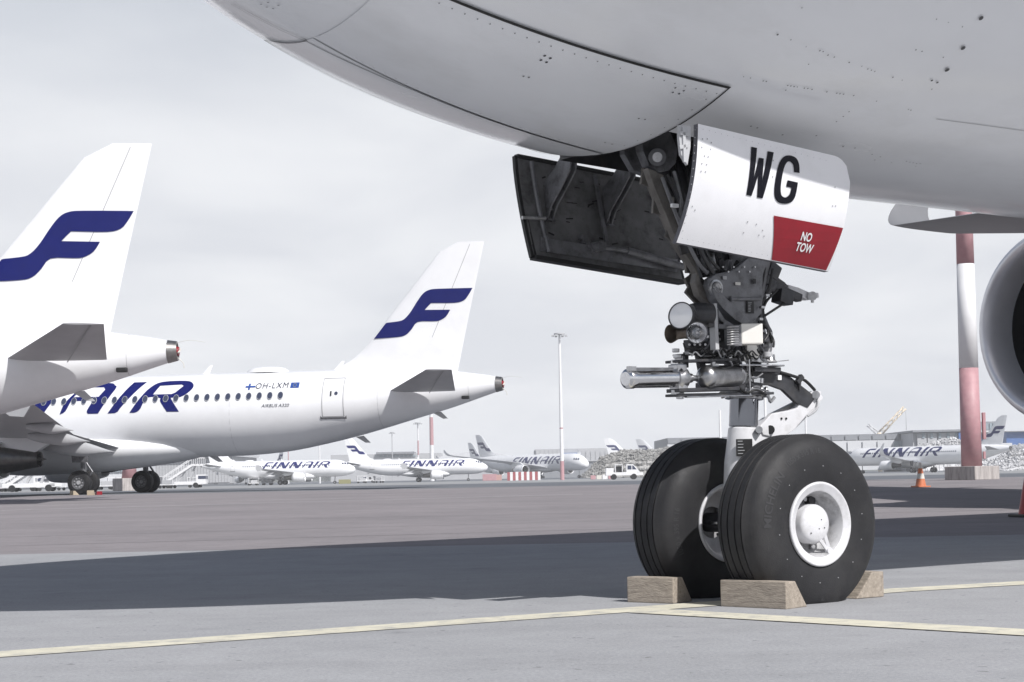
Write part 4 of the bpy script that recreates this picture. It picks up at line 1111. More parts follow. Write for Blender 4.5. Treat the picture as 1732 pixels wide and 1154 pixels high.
# --- torque links
mb = MB()
for yy in (-.10, .08): mb.plate(sp([(1268, 630), (1310, 628), (1330, 634), (1352, 652), (1378, 672), (1364, 690), (1345, 682), (1322, 660), (1300, 652), (1268, 652)], yy), .03, Y)
mb.beam(side(1290, 640, -.01), side(1322, 646, -.01), .18, .025); mb.beam(side(1322, 646, -.01), side(1370, 680, -.01), .16, .03)
mb.build('upper_torque_link', GEARD, hero, bevel=.004)
mb = MB(); mb.box(side(1318, 639, -.12), (.03, .012, .03)); mb.build('link_placard', WHITE, hero, bevel=.001)
mb = MB()
mb.plate(sp([(1386, 662), (1372, 662), (1356, 672), (1346, 690), (1334, 694), (1302, 700), (1282, 722), (1288, 736), (1318, 742), (1340, 728), (1362, 702), (1384, 684)], -.09), .035, Y)
mb.plate(sp([(1386, 662), (1372, 662), (1350, 676), (1302, 700), (1282, 722), (1288, 736), (1340, 728), (1384, 684)], .09), .035, Y)
mb.beam(side(1376, 672, 0), side(1350, 694, 0), .16, .035); mb.beam(side(1310, 712, 0), side(1290, 726, 0), .18, .06)
ltl = mb.build('lower_torque_link', GWHITE, hero, bevel=.006)
mb = MB(); mb.cyl(side(1380, 668, -.13), side(1380, 668, .12), .026, n=18); mb.cyl(side(1284, 727, -.14), side(1284, 727, .12), .022, n=18); mb.build('link_pin', STEEL, ltl)
mb = MB()
for x in (1322, 1330): mb.cyl(side(x, 708, -.115), side(x, 708, -.105), .007, n=8)
mb.cyl(side(1303, 727, -.115), side(1303, 727, -.10), .028, n=12); mb.build('link_holes', BLACK, ltl)
mb = MB(); mb.tube([side(1382, 674, -.1), side(1384, 684, -.13), side(1379, 695, -.13), side(1366, 704, -.11)], .008); mb.build('link_hose', GREY, ltl)
mb = MB(); mb.tube([side(1320, 630, -.12), side(1344, 637, -.13), side(1362, 644, -.13), side(1378, 660, -.1)], .010); mb.build('brake_hose', BLACK, hero)
mb = MB(); mb.beam(side(1348, 648, -.13), side(1356, 636, -.13), .03, .03, (0, 1, 0)); mb.cyl(side(1352, 660, -.12), side(1354, 640, -.13), .008, n=8); mb.build('hose_clamp', GEARD, hero, bevel=.002)
mb = MB(); mb.tube([side(1290, 664, -.15), side(1300, 672, -.17), side(1303, 680, -.17), side(1310, 672, -.17)], .010); mb.box(side(1297, 666, -.17), (.03, .02, .03)); mb.build('lock_lever', STEEL, hero)

# --- hoses, link arm and fittings aft of the strut
hb = [((1300, 452), (1296, 480), (1286, 500), (1282, 530), (1290, 560), (1292, 590)), ((1308, 455), (1300, 490), (1289, 515), (1287, 545), (1297, 575), (1293, 610)), ((1294, 450), (1290, 475), (1283, 505), (1286, 540), (1300, 560), (1306, 580)), ((1305, 470), (1294, 498), (1288, 525), (1296, 550), (1302, 562), (1301, 572)), ((1312, 490), (1302, 500), (1292, 512), (1287, 528), (1289, 552), (1286, 580))]
for k, p in enumerate(hb):
    mb = MB(); mb.tube([side(x + (k - 2) * 1.5, y, -.06 - .03 * (k % 3)) for x, y in p], .009 + .003 * (k % 2), 8, 4); mb.build('hydraulic_hose', BLACK if k != 3 else GEARG, hero)
for (x, y, sx, sz) in ((1303, 460, .09, .10), (1296, 478, .08, .06), (1292, 492, .06, .05), (1300, 487, .05, .06)):
    mb = MB(); mb.box(side(x, y, -.05), (sx, .09, sz), Matrix.Rotation(.5, 3, 'Y')); mb.build('hose_manifold', GEARD, hero, bevel=.008)
mb = MB(); mb.beam(side(1302, 483, -.02), side(1352, 505, -.02), .05, .055, (0, 1, 0)); mb.beam(side(1305, 470, .0), side(1325, 484, .0), .04, .035, (0, 1, 0)); mb.beam(side(1318, 480, .04), side(1350, 502, .04), .03, .05, (0, 1, 0)); mb.box(side(1324, 503, -.04), (.11, .09, .085), Matrix.Rotation(.2, 3, 'Y'))
arm = mb.build('downlock_link', GEARD, hero, bevel=.006)
mb = MB(); mb.plate(sp([(1328, 482), (1346, 487), (1364, 495), (1380, 496), (1381, 504), (1366, 508), (1360, 508), (1348, 500), (1330, 496)], .0), .05, Y); mb.build('link_end', GWHITE, arm, bevel=.008)
mb = MB(); mb.cyl(side(1374, 501, -.06), side(1374, 501, .06), .030, n=18); mb.cyl(side(1374, 508, -.02), side(1374, 512, -.02), .01, n=8); mb.build('link_bearing', STEEL, arm)
mb = MB(); mb.cyl(side(1334, 508, -.05), side(1294, 534, -.08), .0085, n=8); mb.box(side(1333, 509, -.05), (.03, .03, .04)); mb.build('proximity_rod', GEARD, hero)
mb = MB(); mb.cyl(side(1303, 572, -.08), side(1302, 608, -.08), .021, n=16); mb.cyl(side(1303, 562, -.08), side(1303, 573, -.08), .012, n=12); vt = mb.build('steering_valve', GWHITE, hero)
mb = MB(); mb.lathe(side(1302, 600, -.08), (0, 0, -1), [(0, .03), (.03, .032), (.045, .045), (.05, .045)], 20); mb.build('valve_base', STEEL, vt)
mb = MB(); mb.tube([side(1305, 568, -.1), side(1309, 578, -.12), side(1308, 588, -.12)], .007); mb.box(side(1292, 572, -.12), (.05, .04, .05)); mb.box(side(1291, 590, -.12), (.04, .04, .05)); mb.build('valve_connector', GEARD, vt, bevel=.004)
mb = MB(); mb.tube([side(1300, 611, -.18), side(1318, 611, -.2), side(1334, 609.5, -.2)], .003, 6); mb.build('safety_pin', STEEL, hero)
for k in range(9):
    x = 1170 + 12 * k; mb = MB(); mb.tube([side(x, 600 + R.uniform(-4, 4), -.2), side(x + 6, 592 + R.uniform(-3, 3), -.22), side(x + 15, 603 + R.uniform(-4, 4), -.2), side(x + 22, 598, -.15)], .0045, 6); mb.build('cable', BLACK if k % 3 else GREY, hero)
for k in range(5):
    mb = MB(); mb.tube([side(1236 + 8 * k, 588, -.15), side(1232 + 9 * k, 604, -.2), side(1240 + 8 * k, 622, -.17), side(1238 + 9 * k, 648, -.13)], .005, 6); mb.build('cable', [STEEL, BLACK, GEARG][k % 3], hero)

# --- more harness, clamps and wear on the leg
for k, pts in enumerate([((1196, 546), (1204, 560), (1200, 580), (1190, 592), (1176, 596)), ((1186, 524), (1198, 518), (1206, 524), (1212, 538), (1222, 546)), ((1224, 592), (1232, 600), (1244, 596), (1252, 604), (1262, 598)), ((1284, 584), (1291, 594), (1287, 606), (1296, 612)), ((1156, 580), (1160, 590), (1172, 588), (1184, 594)), ((1250, 655), (1262, 664), (1280, 660), (1296, 668)), ((1240, 640), (1258, 634), (1276, 640), (1290, 632)), ((1283, 545), (1296, 552), (1299, 566), (1290, 580))]):
    mb = MB(); mb.tube([side(x, y, -.19 - .01 * (k % 3)) for x, y in pts], .0055 + .002 * (k % 2), 7, 4); mb.build('wiring_harness', BLACK if k % 3 else GEARG, hero)
for k, (x, y) in enumerate([(1297, 500), (1289, 520), (1286, 540), (1293, 560), (1206, 524), (1200, 570), (1250, 600), (1276, 639), (1262, 662), (1187, 592)]):
    mb = MB(); mb.box(side(x, y, -.17), (.030, .022, .016)); mb.build('hose_clamp', STEEL, hero, bevel=.002)
for k, (x, y, w, h) in enumerate([(1226, 470, .03, .02), (1248, 480, .04, .018), (1276, 476, .022, .03), (1170, 600, .03, .012), (1222, 665, .05, .012)]):
    mb = MB(); mb.box(side(x, y, -.152), (w, .004, h)); mb.build('stencil_plate', [GREY, CREAM, BLACK][k % 3], hero)
for k in range(7):
    mb = MB(); c_ = side(1222 + 9 * k, 452 + (k % 2) * 8, -.148); mb.cyl(c_, c_ - Vector((0, .008, 0)), .006, n=6); mb.build('casting_bolt', STEEL, hero)

# --- nose wheels
def nose_wheel(yc, out):
    r, z0, flat = .538, .505, .036
    prof = [(-.175, .235), (-.185, .262), (-.195, .30), (-.20, .36), (-.197, .41), (-.185, .455), (-.165, .490), (-.135, .516), (-.10, .529)]
    gr = [-.085, -.03, .03, .085]; P = list(prof); x = -.10
    for g in gr:
        P += [(g - .006, r), (g - .004, r - .012), (g + .004, r - .012), (g + .006, r)]
    P = [(a, b) for a, b in P] + [(-a, b) for a, b in prof[::-1]]
    n = 120; vs = []
    for (a, b) in P:
        for k in range(n):
            q = 2 * pi * k / n; x_, z_ = b * cos(q), b * sin(q) + z0
            aa = a
            if z_ < .16:   # loaded tyre bulges and flattens where it stands
                t = (.16 - z_) / .16; aa = a * (1 + .07 * t * t)
                z_ = max(z_, flat)
            vs.append(H(4.56 + x_, yc + aa, z_))
    fs = [(i * n + k, i * n + (k + 1) % n, (i + 1) * n + (k + 1) % n, (i + 1) * n + k) for i in range(len(P) - 1) for k in range(n)]
    w = thing_part('nose_wheel', hero)
    mb = MB(); mb.add(vs, fs, True); ty = mb.build('tyre', TYRE, w)
    # lettering moulded on the sidewall
    def rad_text(txt, size, r0, mid, sd, sx=1.0):
        def f(x, y):
            a = mid + sd * x / r0
            rr = r0 + y
            i = max(0, min(len(prof) - 2, sum(1 for q in prof if q[1] < rr) - 1)); (xa, ra), (xb, rb) = prof[i], prof[i + 1]
            t = max(0, min(1, (rr - ra) / (rb - ra))); xx = abs(xa + (xb - xa) * t) + .0022
            return H(4.56 + rr * cos(a), yc + sd * xx, z0 + rr * sin(a))
        decal('sidewall_lettering', text_polys(txt, size, .001, sx), f, TYREL, w, cut=(.03, .02))
    for sd in (-1, 1):
        k = -sd
        rad_text('MICHELIN', .068, .425, radians((158 if yc < 0 else 60) if sd < 0 else 60), sd, 1.15)
        rad_text('1050 x 395 R 16', .045, .435, radians((108 if yc < 0 else 186) if sd < 0 else 170), sd, 1.0)
        rad_text('R 16', .06, .43, radians(178) if sd < 0 else radians(20), sd) if False else None
    # wheel rim, open bowl to the outside
    mb = MB(); o = yc; s_ = out
    mb.lathe(H(4.56, o, z0), (0, s_, 0), [(.168, .243), (.192, .252), (.200, .246), (.200, .238), (.195, .232), (.188, .205), (.182, .196)], 64, False)
    mb.build('wheel_rim', GWHITE, w, fixn=False)
    mb = MB(); mb.lathe(H(4.56, o, z0), (0, s_, 0), [(.182, .196), (.165, .186), (.10, .178), (.05, .165), (.02, .12), (.015, .06)], 64, False)
    mb.build('rim_bowl', BOWL, w, fixn=False)
    mb = MB(); mb.lathe(H(4.56, o, z0), (0, -s_, 0), [(.172, .243), (.192, .250), (.198, .240), (.180, .215), (.150, .205), (.04, .19), (.03, .10)], 64, False)
    mb.build('wheel_rim', GWHITE, w, fixn=False)
    mb = MB(); mb.lathe(H(4.56, o, z0), (0, s_, 0), [(.02, .118), (.135, .118), (.150, .112), (.162, .092), (.168, .05), (.169, .002)], 44); cap = mb.build('hub_cap', GWHITE, w)
    for k in range(9):
        a = k * 2 * pi / 9 + .2; mb = MB(); c_ = H(4.56 + .148 * cos(a), o + s_ * .045, z0 + .148 * sin(a)); mb.cyl(c_, c_ + Vector((0, s_ * .03, 0)), .014, n=6); mb.build('wheel_bolt', STEEL, w)
    for a, rr in ((1.2, .15), (4.2, .15)):
        mb = MB(); c_ = H(4.56 + rr * cos(a), o + s_ * .03, z0 + rr * sin(a)); mb.cyl(c_, c_ + Vector((0, s_ * .045, 0)), .026, n=18); mb.build('valve_port', GEARD, w)
    # tie bracket hanging from the cap
    mb = MB(); q = radians(-58)
    def RP(a, rr, d): return H(4.56 + rr * cos(a), o + s_ * d, z0 + rr * sin(a))
    mb.beam(RP(q + .30, .095, .150), RP(q - .02, .185, .165), .014, .02); mb.beam(RP(q - .22, .10, .150), RP(q - .08, .185, .165), .014, .02); mb.cyl(RP(q - .05, .185, .150), RP(q - .05, .185, .178), .022, n=12); mb.build('cap_bracket', GWHITE, w, bevel=.002)
    mb = MB()
    for (rr, a) in ((.04, .7), (.06, -.4), (.075, 3.9), (.03, -1.2)): mb.cyl(RP(a, rr, .160), RP(a, rr, .1705), .004, n=6)
    mb.build('cap_screws', GEARD, w, kind='stuff')
    mb = MB()
    for k in range(14):
        a = 2 * pi * k / 14 + .15; mb.cyl(RP(a, .345, .19), RP(a, .345, .2015), .0028, n=6)
    mb.build('vent_marks', GREY, w, kind='stuff')
    mb = MB()
    for k in range(40):
        a = R.uniform(0, 2 * pi); rr = .222 + R.uniform(-.003, .003)
    return w
def thing_part(name, parent):
    o = bpy.data.objects.new(name, None); COL.objects.link(o); o.parent = parent; return o
nose_wheel(-.41, -1)
nose_wheel(.39, 1)

# --- wings, engines, tail and main gear of the near airliner (partly out of view, they cast its shadow)
HTP = dict(A350); HTP['wing'] = tuple(w[:4] + (w[4] * (1, .9, .7)[k],) for k, w in enumerate(A350['wing']))
HWING = mat('hero_wing', (.17, .173, .185), .55, var=.05, vscale=.8)
_keep = []
def shift_in(objs):
    for o in objs: o.location = (-SG, 0, 0)
pre = set(hero.children)
for sg in (-1, 1):
    wing_part(HTP, sg, hero, HWING)
    nacelle(HTP, sg, hero, mat('nacelle_paint', (.52, .525, .54), .3, .35, var=.04, vscale=1), True)
    main_gear(HTP, sg, hero)
    fin_y = HTP['stab']; (y0, x0, z0, c0, t0), (y1, x1, z1, c1, t1) = fin_y
    st = MB(); st.loft([foil(x0 + (x1 - x0) * k / 4, sg * (y0 + (y1 - y0) * k / 4), z0 + (z1 - z0) * k / 4, c0 + (c1 - c0) * k / 4, t0) for k in range(5)]); st.build('tailplane', STABG, hero)
fo = fin_part(HTP['fin'], hero, WHITE)
for sg in (-1, 1): fin_mark(HTP, sg, fo)
f = MB(); rings = []
for k in range(17):
    u = k / 16; q = max(.03, sin(pi * u)) ** .5
    rings.append([(17 + 22 * u, 3.1 * q * cos(2 * pi * j / 24), 3.3 + 1.3 * q * sin(2 * pi * j / 24)) for j in range(24)])
f.loft(rings); f.build('belly_fairing', WHITE, hero)
shift_in([o for o in hero.children if o not in pre])

# ------------------------------------------------------------------ parked narrow-body airliners
GRP = 'white airliners parked on the apron'
mid_rz = radians(-10)
pm = at(850, 648, 80.0)
def root_from_tail(p, rz, L): return (p.x - cos(rz) * L, p.y - sin(rz) * L)
def place_tail(px, D, rz, L):
    p = at(px, 800, D); x, y = root_from_tail(p, rz, L); return (x, y, zg(y + sin(rz) * L * .45) )
mx_, my_ = root_from_tail(pm, mid_rz, 37.57)
left = airliner(A320, 'white airliner cut by the left edge, its tail nearest on the left', GRP, loc=(0, 0, 0))
# APU muff with the red cover
q = MB(); q.cyl((37.5, 0, 4.96), (37.63, .0, 4.96), .17, .15, 20); q.build('exhaust_cover', RED, left)
q = MB(); q.tube([(37.60, .2, 5.1), (37.66, 0, 5.0), (37.62, -.2, 4.9)], .03, 6); q.tube([(37.6, -.1, 4.75), (37.78, -.1, 4.55), (37.8, -.12, 4.4)], .014, 6); q.tube([(37.57, 0, 5.25), (38.0, -.1, 5.32), (38.5, 0, 5.25)], .006, 5); q.build('cover_strap', CONEW, left)
q = MB(); q.box((35.85, -.62, 4.33), (.36, .2, .16)); q.build('drain_outlet', BLACK, left, bevel=.04)
q = MB()
for k in range(6): q.box((34.95 + .06 * k, -.93, 5.36), (.03, .06, .14))
q.build('air_vent', SEAM, left)
pl = at(300, 590, 55.0); lrz = radians(2.5); lx, ly = root_from_tail(pl, lrz, 37.57)
# blade antennas and satellite dome
q = MB(); q.loft([[(25.75 + a * cos(2 * pi * j / 20), b * sin(2 * pi * j / 20), 5.86 + z) for j in range(20)] for a, b, z in ((1.12, .62, 0), (1.05, .58, .1), (.9, .5, .2), (.6, .34, .27), (.2, .12, .30))]); q.build('satellite_dome', WHITE, left)
for s in (22.3, 29.1, 17.5):
    q = MB(); q.plate([(s, 0, 5.85), (s + .38, 0, 5.85), (s + .62, 0, 6.32), (s + .46, 0, 6.34)], .05, (0, 1, 0)); q.build('blade_antenna', WHITE, left)
for s, z in ((30.2, 2.52), (34.1, 3.6), (22.6, 1.74)):
    q = MB(); q.plate([(s, 0, z + .05), (s + .4, 0, z + .1), (s + .75, 0, z - .25), (s + .5, 0, z - .25)], .04, (0, 1, 0)); q.build('blade_antenna', GREY, left)
for sg in (-1, 1):
    ring = lambda a, b, c, d, w: [[(a, c), (b, c), (b, d), (a, d)], [(a + w, c + w), (b - w, c + w), (b - w, d - w), (a + w, d - w)]]
    o = decal('aft_door', [ring(29.02, 30.08, 3.52, 5.42, .03)], lambda s, z: surf_pt(A320, s, z, sg, .012), SEAM, left, cut=(9, .2))
    decal('door_sill', [[[(28.92, 3.42), (30.18, 3.42), (30.18, 3.58), (30.1, 3.50), (29.0, 3.50), (28.92, 3.58)]]], lambda s, z: surf_pt(A320, s, z, sg, .02), GEARG, o, cut=(9, .2))
    decal('door_window', [[arc(29.72, 4.65, .085, 0, 330, 10)]], lambda s, z: surf_pt(A320, s, z, sg, .02), PANE, o, cut=(9, 9))
    decal('door_handle', [[[(29.42, 4.52), (29.50, 4.52), (29.50, 4.76), (29.42, 4.76)]]], lambda s, z: surf_pt(A320, s, z, sg, .02), GEARD, o, cut=(9, 9))
mid = dup(left, (mx_, my_, .36), mid_rz, 'white airliner OH-LXM parked side on behind the nearest tail', GRP, skip=('cabin_windows',))
left.location = (lx, ly, .25); left.rotation_euler = (0, 0, lrz)
# each cabin window of the middle airliner
wm = None
for sg in (-1, 1):
    s = 6.2
    while s < 27.3:
        z = 4.62
        if wm is None:
            def w8(rx, rz_, o): return [(rx * cos(a * pi / 6), o, rz_ * sin(a * pi / 6)) for a in range(12)]
            q = MB(); q.cur = 0; q.add(w8(.145, .20, 0) + w8(.125, .18, -.004), [(k, (k + 1) % 12, 12 + (k + 1) % 12, 12 + k) for k in range(12)]); q.cur = 1; q.add(w8(.125, .18, -.004), [tuple(range(12))])
            wm = q.build('cabin_window', [GREY, PANE], mid, fixn=False); o = wm
        else: o = copy_part(wm, (0, 0, 0))
        p = surf_pt(A320, s, z, sg, .026); zb, zt, w = interp(A320['body'], s); tl = math.asin((z - (zb + zt) / 2) / ((zt - zb) / 2))
        o.location = p; o.rotation_euler = (-sg * tl * -1 if sg > 0 else tl * -1, 0, pi if sg > 0 else 0)
        o.rotation_euler = (tl * -1, 0, 0) if sg < 0 else (tl * -1, 0, pi)
        s += .5325
fm = lambda s, z: surf_pt(A320, s, z, -1, .014)
REG = mat('registration_black', (.03, .035, .06), .4)
def txt_on(txt, s0, z0, size, sx, m, name, bold=.004, shear=0, sp=1.0):
    decal(name, text_polys(txt, size, bold, sx, shear, sp), lambda x, y: fm(s0 + x, z0 + y), m, mid, cut=(9, .2))
txt_on('OH-LXM', 26.45, 5.10, .40, 1.0, REG, 'registration', 0, .1, 1.15)
txt_on('AIRBUS A320', 26.72, 4.12, .215, 1.12, REG, 'type_lettering', 0, .25)
FB = mat('flag_blue', (.02, .07, .30), .4)
decal('finnish_flag', [[[(25.12, 5.05), (25.62, 5.05), (25.62, 5.13), (25.12, 5.13)]], [[(25.27, 4.93), (25.36, 4.93), (25.36, 5.045), (25.27, 5.045)]], [[(25.27, 5.135), (25.36, 5.135), (25.36, 5.25), (25.27, 5.25)]]], fm, FB, mid, cut=(9, 9))
decal('european_flag', [[[(27.4, 4.97), (27.83, 4.97), (27.83, 5.24), (27.4, 5.24)]]], lambda s, z: surf_pt(A320, s, z, -1, .012), FB, mid, cut=(9, 9))
decal('flag_stars', [[[(27.615 + .08 * cos(k * pi / 6) + .014 * cos(a * pi / 2), 5.105 + .08 * sin(k * pi / 6) + .014 * sin(a * pi / 2)) for a in range(4)]] for k in range(12)], lambda s, z: surf_pt(A320, s, z, -1, .02), mat('flag_gold', (.6, .5, .1), .5), mid, cut=(9, 9), kind='stuff')

def mir(px, D, rz_deg, tp): # tail cone in photo column px at distance D
    return place_tail(px, D, radians(rz_deg), tp['L'])
FN = dict(markm=mat('hazed_navy', (.018, .022, .10), .4))  # paler navy carries the distance haze in the paint colour
c3 = dup(left, mir(577, 424, 181, A320), radians(181), 'far white airliner with its nose right, red post rising behind its lettering', GRP)
b3 = dup(left, mir(340, 402, 179, A320), radians(179), 'far white airliner with its nose right, its tail tucked under the middle airliner', GRP)
x_, y_, z_ = mir(482, 540, -58, A320); e3 = dup(left, (x_, y_, z_), radians(-58), 'far airliner whose tail fin alone shows above another fuselage', GRP)
wide = airliner(A350, 'far wide-body airliner facing right behind the red and white barriers', GRP, det=False, grow=1.1, **FN)
wide.location = mir(801, 632, 128, A350); wide.rotation_euler = (0, 0, radians(128))
dup(wide, mir(1016, 735, 183, A350), radians(183), 'airliner fin, larger of the two, sticking up behind the rubble mound', GRP)
dup(wide, mir(1071, 760, 150, A350), radians(150), 'airliner with narrow fin between the rubble mound and the near tyre', GRP)
dup(wide, mir(789, 770, 124, A350), radians(124), 'airliner almost hidden, its fin just left of the wide-body fin', GRP)
dup(wide, mir(313, 900, 138, A350), radians(138), 'small far airliner at far left behind the white passenger stairs', GRP)
stretched = airliner(A321, 'far white airliner with its nose left behind the orange cone on the right', GRP, det=False, **FN)
stretched.location = place_tail(1712, 352, radians(-50), 44.5); stretched.rotation_euler = (0, 0, radians(-50))

# ------------------------------------------------------------------ wheel chocks
WOOD = mat('chock_wood', (.37, .32, .265), .85, var=.25, vscale=3, dirt=(.19, .16, .135), dscale=5, damt=.8, stretch=(2.2, 14, 14), bump=.5, bscale=14)
def chock(label, loc, rz, ln, w0, w1, h, flip=1, group='wooden wheel chocks at the nose wheels', m=None, name='wheel_chock'):
    mb = MB(); a = [(-ln / 2, 0, 0), (-ln / 2, w0, 0), (-ln / 2, w1, h), (-ln / 2, 0, h)]; b = [(ln / 2, y, z) for _, y, z in a]
    mb.add(a + b, [(3, 2, 1, 0), (4, 5, 6, 7), (0, 1, 5, 4), (1, 2, 6, 5), (2, 3, 7, 6), (3, 0, 4, 7)])
    o = mb.build(name, m or WOOD, None, bevel=.006); o.location = loc; o.rotation_euler = (0, 0, rz); tag(o, label, 'wheel chock', group); return o
def chock_px(label, pa, pb, w0, w1, h, **kw):
    a, b = gpt(*pa), gpt(*pb); d = b - a; o = chock(label, (a + b) / 2 + Vector((0, 0, .004 + (.004 if a.y < 18.9 else 0))), atan2(d.y, d.x), d.length, w0, w1, h, **kw); return o
chock_px('brown wooden chock in front of the nearer nose wheel', (1219, 1028.5), (1330, 1033.5), .22, .10, .155)
chock_px('pale-ended wooden chock in front of the farther nose wheel', (1061, 1021), (1139, 1024), .22, .11, .155)
chock_px('wooden chock behind the nearer nose wheel, right of the tyre', (1509, 1017), (1492, 1019.5), .24, .10, .155) if False else None
a = gpt(1509, 1017.5); b = gpt(1395, 1017)
o = chock('wooden chock behind the nearer nose wheel, right of the tyre', (0, 0, 0), 0, .44, .24, .10, .155)
cc = Vector((HX, HY, 0)) + Matrix.Rotation(H_TH, 3, 'Z') @ Vector((5.17 - SG, -.30, 0)); o.location = (cc.x, cc.y, .04); o.rotation_euler = (0, 0, H_TH - pi / 2 + pi)
G2 = 'small chocks at the middle airliner'
YW = mat('chock_yellow_wood', (.42, .35, .26), .8, var=.15, vscale=4)
chock_px('small pale chock left of the middle airliner wheel', (118, 838), (124, 838), .3, .1, .2, group=G2, m=YW)
chock_px('small pale chock right of the middle airliner wheel', (147, 838.3), (158, 838.1), .3, .12, .22, group=G2, m=YW)
chock_px('small red chock right of the middle airliner wheel', (164, 837.5), (173, 837.3), .25, .12, .16, group=G2, m=RED)

# ------------------------------------------------------------------ cones
def cone(label, p, h, m1, m2, grp='traffic cones on the apron'):
    t = thing('traffic_cone', label, 'cone', p, .3, grp); k = h / .75
    q = MB(); q.box((0, 0, .02 * k), (.44 * k, .44 * k, .04 * k)); q.build('cone_base', BLACK if m2 is None else m1, t, bevel=.012 * k)
    rad = lambda z: (.165 - .135 * (z - .04) / .71) * k
    zs = [.04, .24, .41, .56, .75] if m2 is not None else [.04, .40, .75]
    q = MB(); q.lathe((0, 0, 0), (0, 0, 1), [(z * k, rad(z)) for z in (.04, .2, .4, .6, .735)] + [(.75 * k, rad(.75) * .7)], 28); q.build('cone_body', m1, t)
    for a, b in (((.26, .42), (.58, .74)) if m2 is not None else ()):
        q = MB(); q.lathe((0, 0, 0), (0, 0, 1), [(a * k, rad(a) + .004), (b * k, rad(b) + .004)], 28, False); q.build('reflective_band', m2, t)
    return t
cone('orange and white cone on the asphalt left of the pink mast', gpt(1557.5, 824.5) + Vector((0, 0, .006)), .76, ORANGE, CONEW)
cone('dark red cone cut by the right edge of the picture', gpt(1743, 875) + Vector((0, 0, .006)), .80, CONERED, None)

# ------------------------------------------------------------------ masts
def mast(label, px_base, D, ytop, r0, r1, bands, block=None, n=24, head=False, grp='lighting masts', name='light_mast', py_base=None):
    g = gx(px_base, D); t = thing(name, label, 'mast', g, 0, grp)
    z0 = 0
    if block:
        q = MB(); w, h = block; q.box((0, 0, h / 2), (w, w, h), Matrix.Rotation(.62, 3, 'Z')); q.build('concrete_block', BLOCKC, t, bevel=.03); z0 = h
    top = at(px_base, ytop, D).z - g.z if ytop is not None else 30
    for k, (a, b, m) in enumerate(bands):
        za, zb = z0 + (top - z0) * a, z0 + (top - z0) * b; ra, rb = r0 + (r1 - r0) * a, r0 + (r1 - r0) * b
        q = MB(); q.lathe((0, 0, 0), (0, 0, 1), [(za, ra), (zb - .003, rb)], n)
        if n <= 24 and r0 > .3:
            for j in range(0): pass
        q.build('mast_section', m, t, sharp=10 if n < 20 else 60)
    if head:
        q = MB(); rr = r1 * 3 + .5; q.cyl((0, 0, top), (0, 0, top + .25), rr, n=14); q.build('lamp_ring', GREY, t)
        for j in range(6):
            a = j * pi / 3; q = MB(); q.box((rr * 1.2 * cos(a), rr * 1.2 * sin(a), top - .25), (.5, .5, .35)); q.build('floodlight', GREY, t, bevel=.05)
    return t
bm = mast('tall mast in faded red and white bands on a concrete block, right', 1644, 68, None, .42, .20, [(0, .137, PINK), (.137, .283, PWHITE), (.283, .42, PINK), (.42, .57, PWHITE), (.57, .72, PINK), (.72, 1, PWHITE)], block=(1.55, .56), n=16)
q = MB(); q.box((.52, -.1, 2.2), (.12, .2, 1.1)); q.box((.50, -.1, 1.0), (.1, .12, .3)); q.build('electric_box', PINK, bm, bevel=.02)
mast('slim tall light mast with lamp ring in the middle of the sky', 951, 330, 566, .42, .20, [(0, .13, PINK), (.13, .35, PWHITE), (.35, .36, PINK), (.36, 1, PWHITE)], head=True)
mast('mast in red and white rising behind the lettered fuselage', 731, 560, 640, .75, .55, [(0, .35, PWHITE), (.35, .62, PINK), (.62, 1, PWHITE)])
mast('thin red and white mast with lamp head, left of the thicker mast', 708, 640, 716, .35, .25, [(0, .45, PWHITE), (.45, .7, PINK), (.7, 1, PWHITE)], head=True)
mast('faint thin pole with small lamp head over the hangars', 664, 760, 732, .22, .18, [(0, 1, GREY)], head=True)
mast('thin pale mast above the far fuselage, left', 541, 520, 744, .28, .2, [(0, .5, PWHITE), (.5, 1, PWHITE)])
mast('thin pink pole above the far fuselage, far left', 488, 560, 760, .2, .15, [(0, .5, PWHITE), (.5, 1, PINK)])
mast('thick faded red post on a block under the middle airliner', 219, 130, 752, .62, .3, [(0, .98, PINK), (.98, 1, PWHITE)], block=(2.0, 1.0), n=16)
for px, D, yt in ((1220, 420, 694), (1365, 470, 704), (1297, 360, 655)):
    mast({1220: 'short white pole left of the landing gear strut', 1365: 'short white pole right of the white torque link', 1297: 'thin white mast directly behind the strut'}[px], px, D, yt, .32, .26, [(0, .8, PWHITE), (.8, 1, PWHITE)])

# ------------------------------------------------------------------ far buildings
def block(parent, x0, x1, y0, y1, D, dep, m, name, dz=0, shade=None):
    "box seen between photo columns x0-x1 and rows y0 (top) - y1, front at D, in world metres"
    a, b = at(x0, y1, D), at(x1, y0, D); zb = at((x0 + x1) / 2, y1, D).z; zt = at((x0 + x1) / 2, y0, D).z
    q = MB(); q.box(((a.x + b.x) / 2, D + dep / 2, (zb + zt) / 2), (b.x - a.x, dep, zt - zb)); return q.build(name, m, parent, fixn=False)
def ribs(parent, x0, x1, y0, y1, D, nrib, m, name='cladding_panel'):
    me = None
    for k in range(nrib):
        xa = x0 + (x1 - x0) * k / nrib; xb = x0 + (x1 - x0) * (k + .9) / nrib
        a, b = at(xa, y1, D), at(xb, y1, D); xm = (x0 + x1) / 2; zb, zt = at(xm, y1, D).z, at(xm, y0, D).z
        if me is None:
            q = MB(); w = b.x - a.x; q.box((0, 0, 0), (w, .25, zt - zb)); o = q.build(name, m, parent); me = o
        else:
            o = me.copy(); COL.objects.link(o)
        o.location = ((a.x + b.x) / 2, D - .12, (zt + zb) / 2)
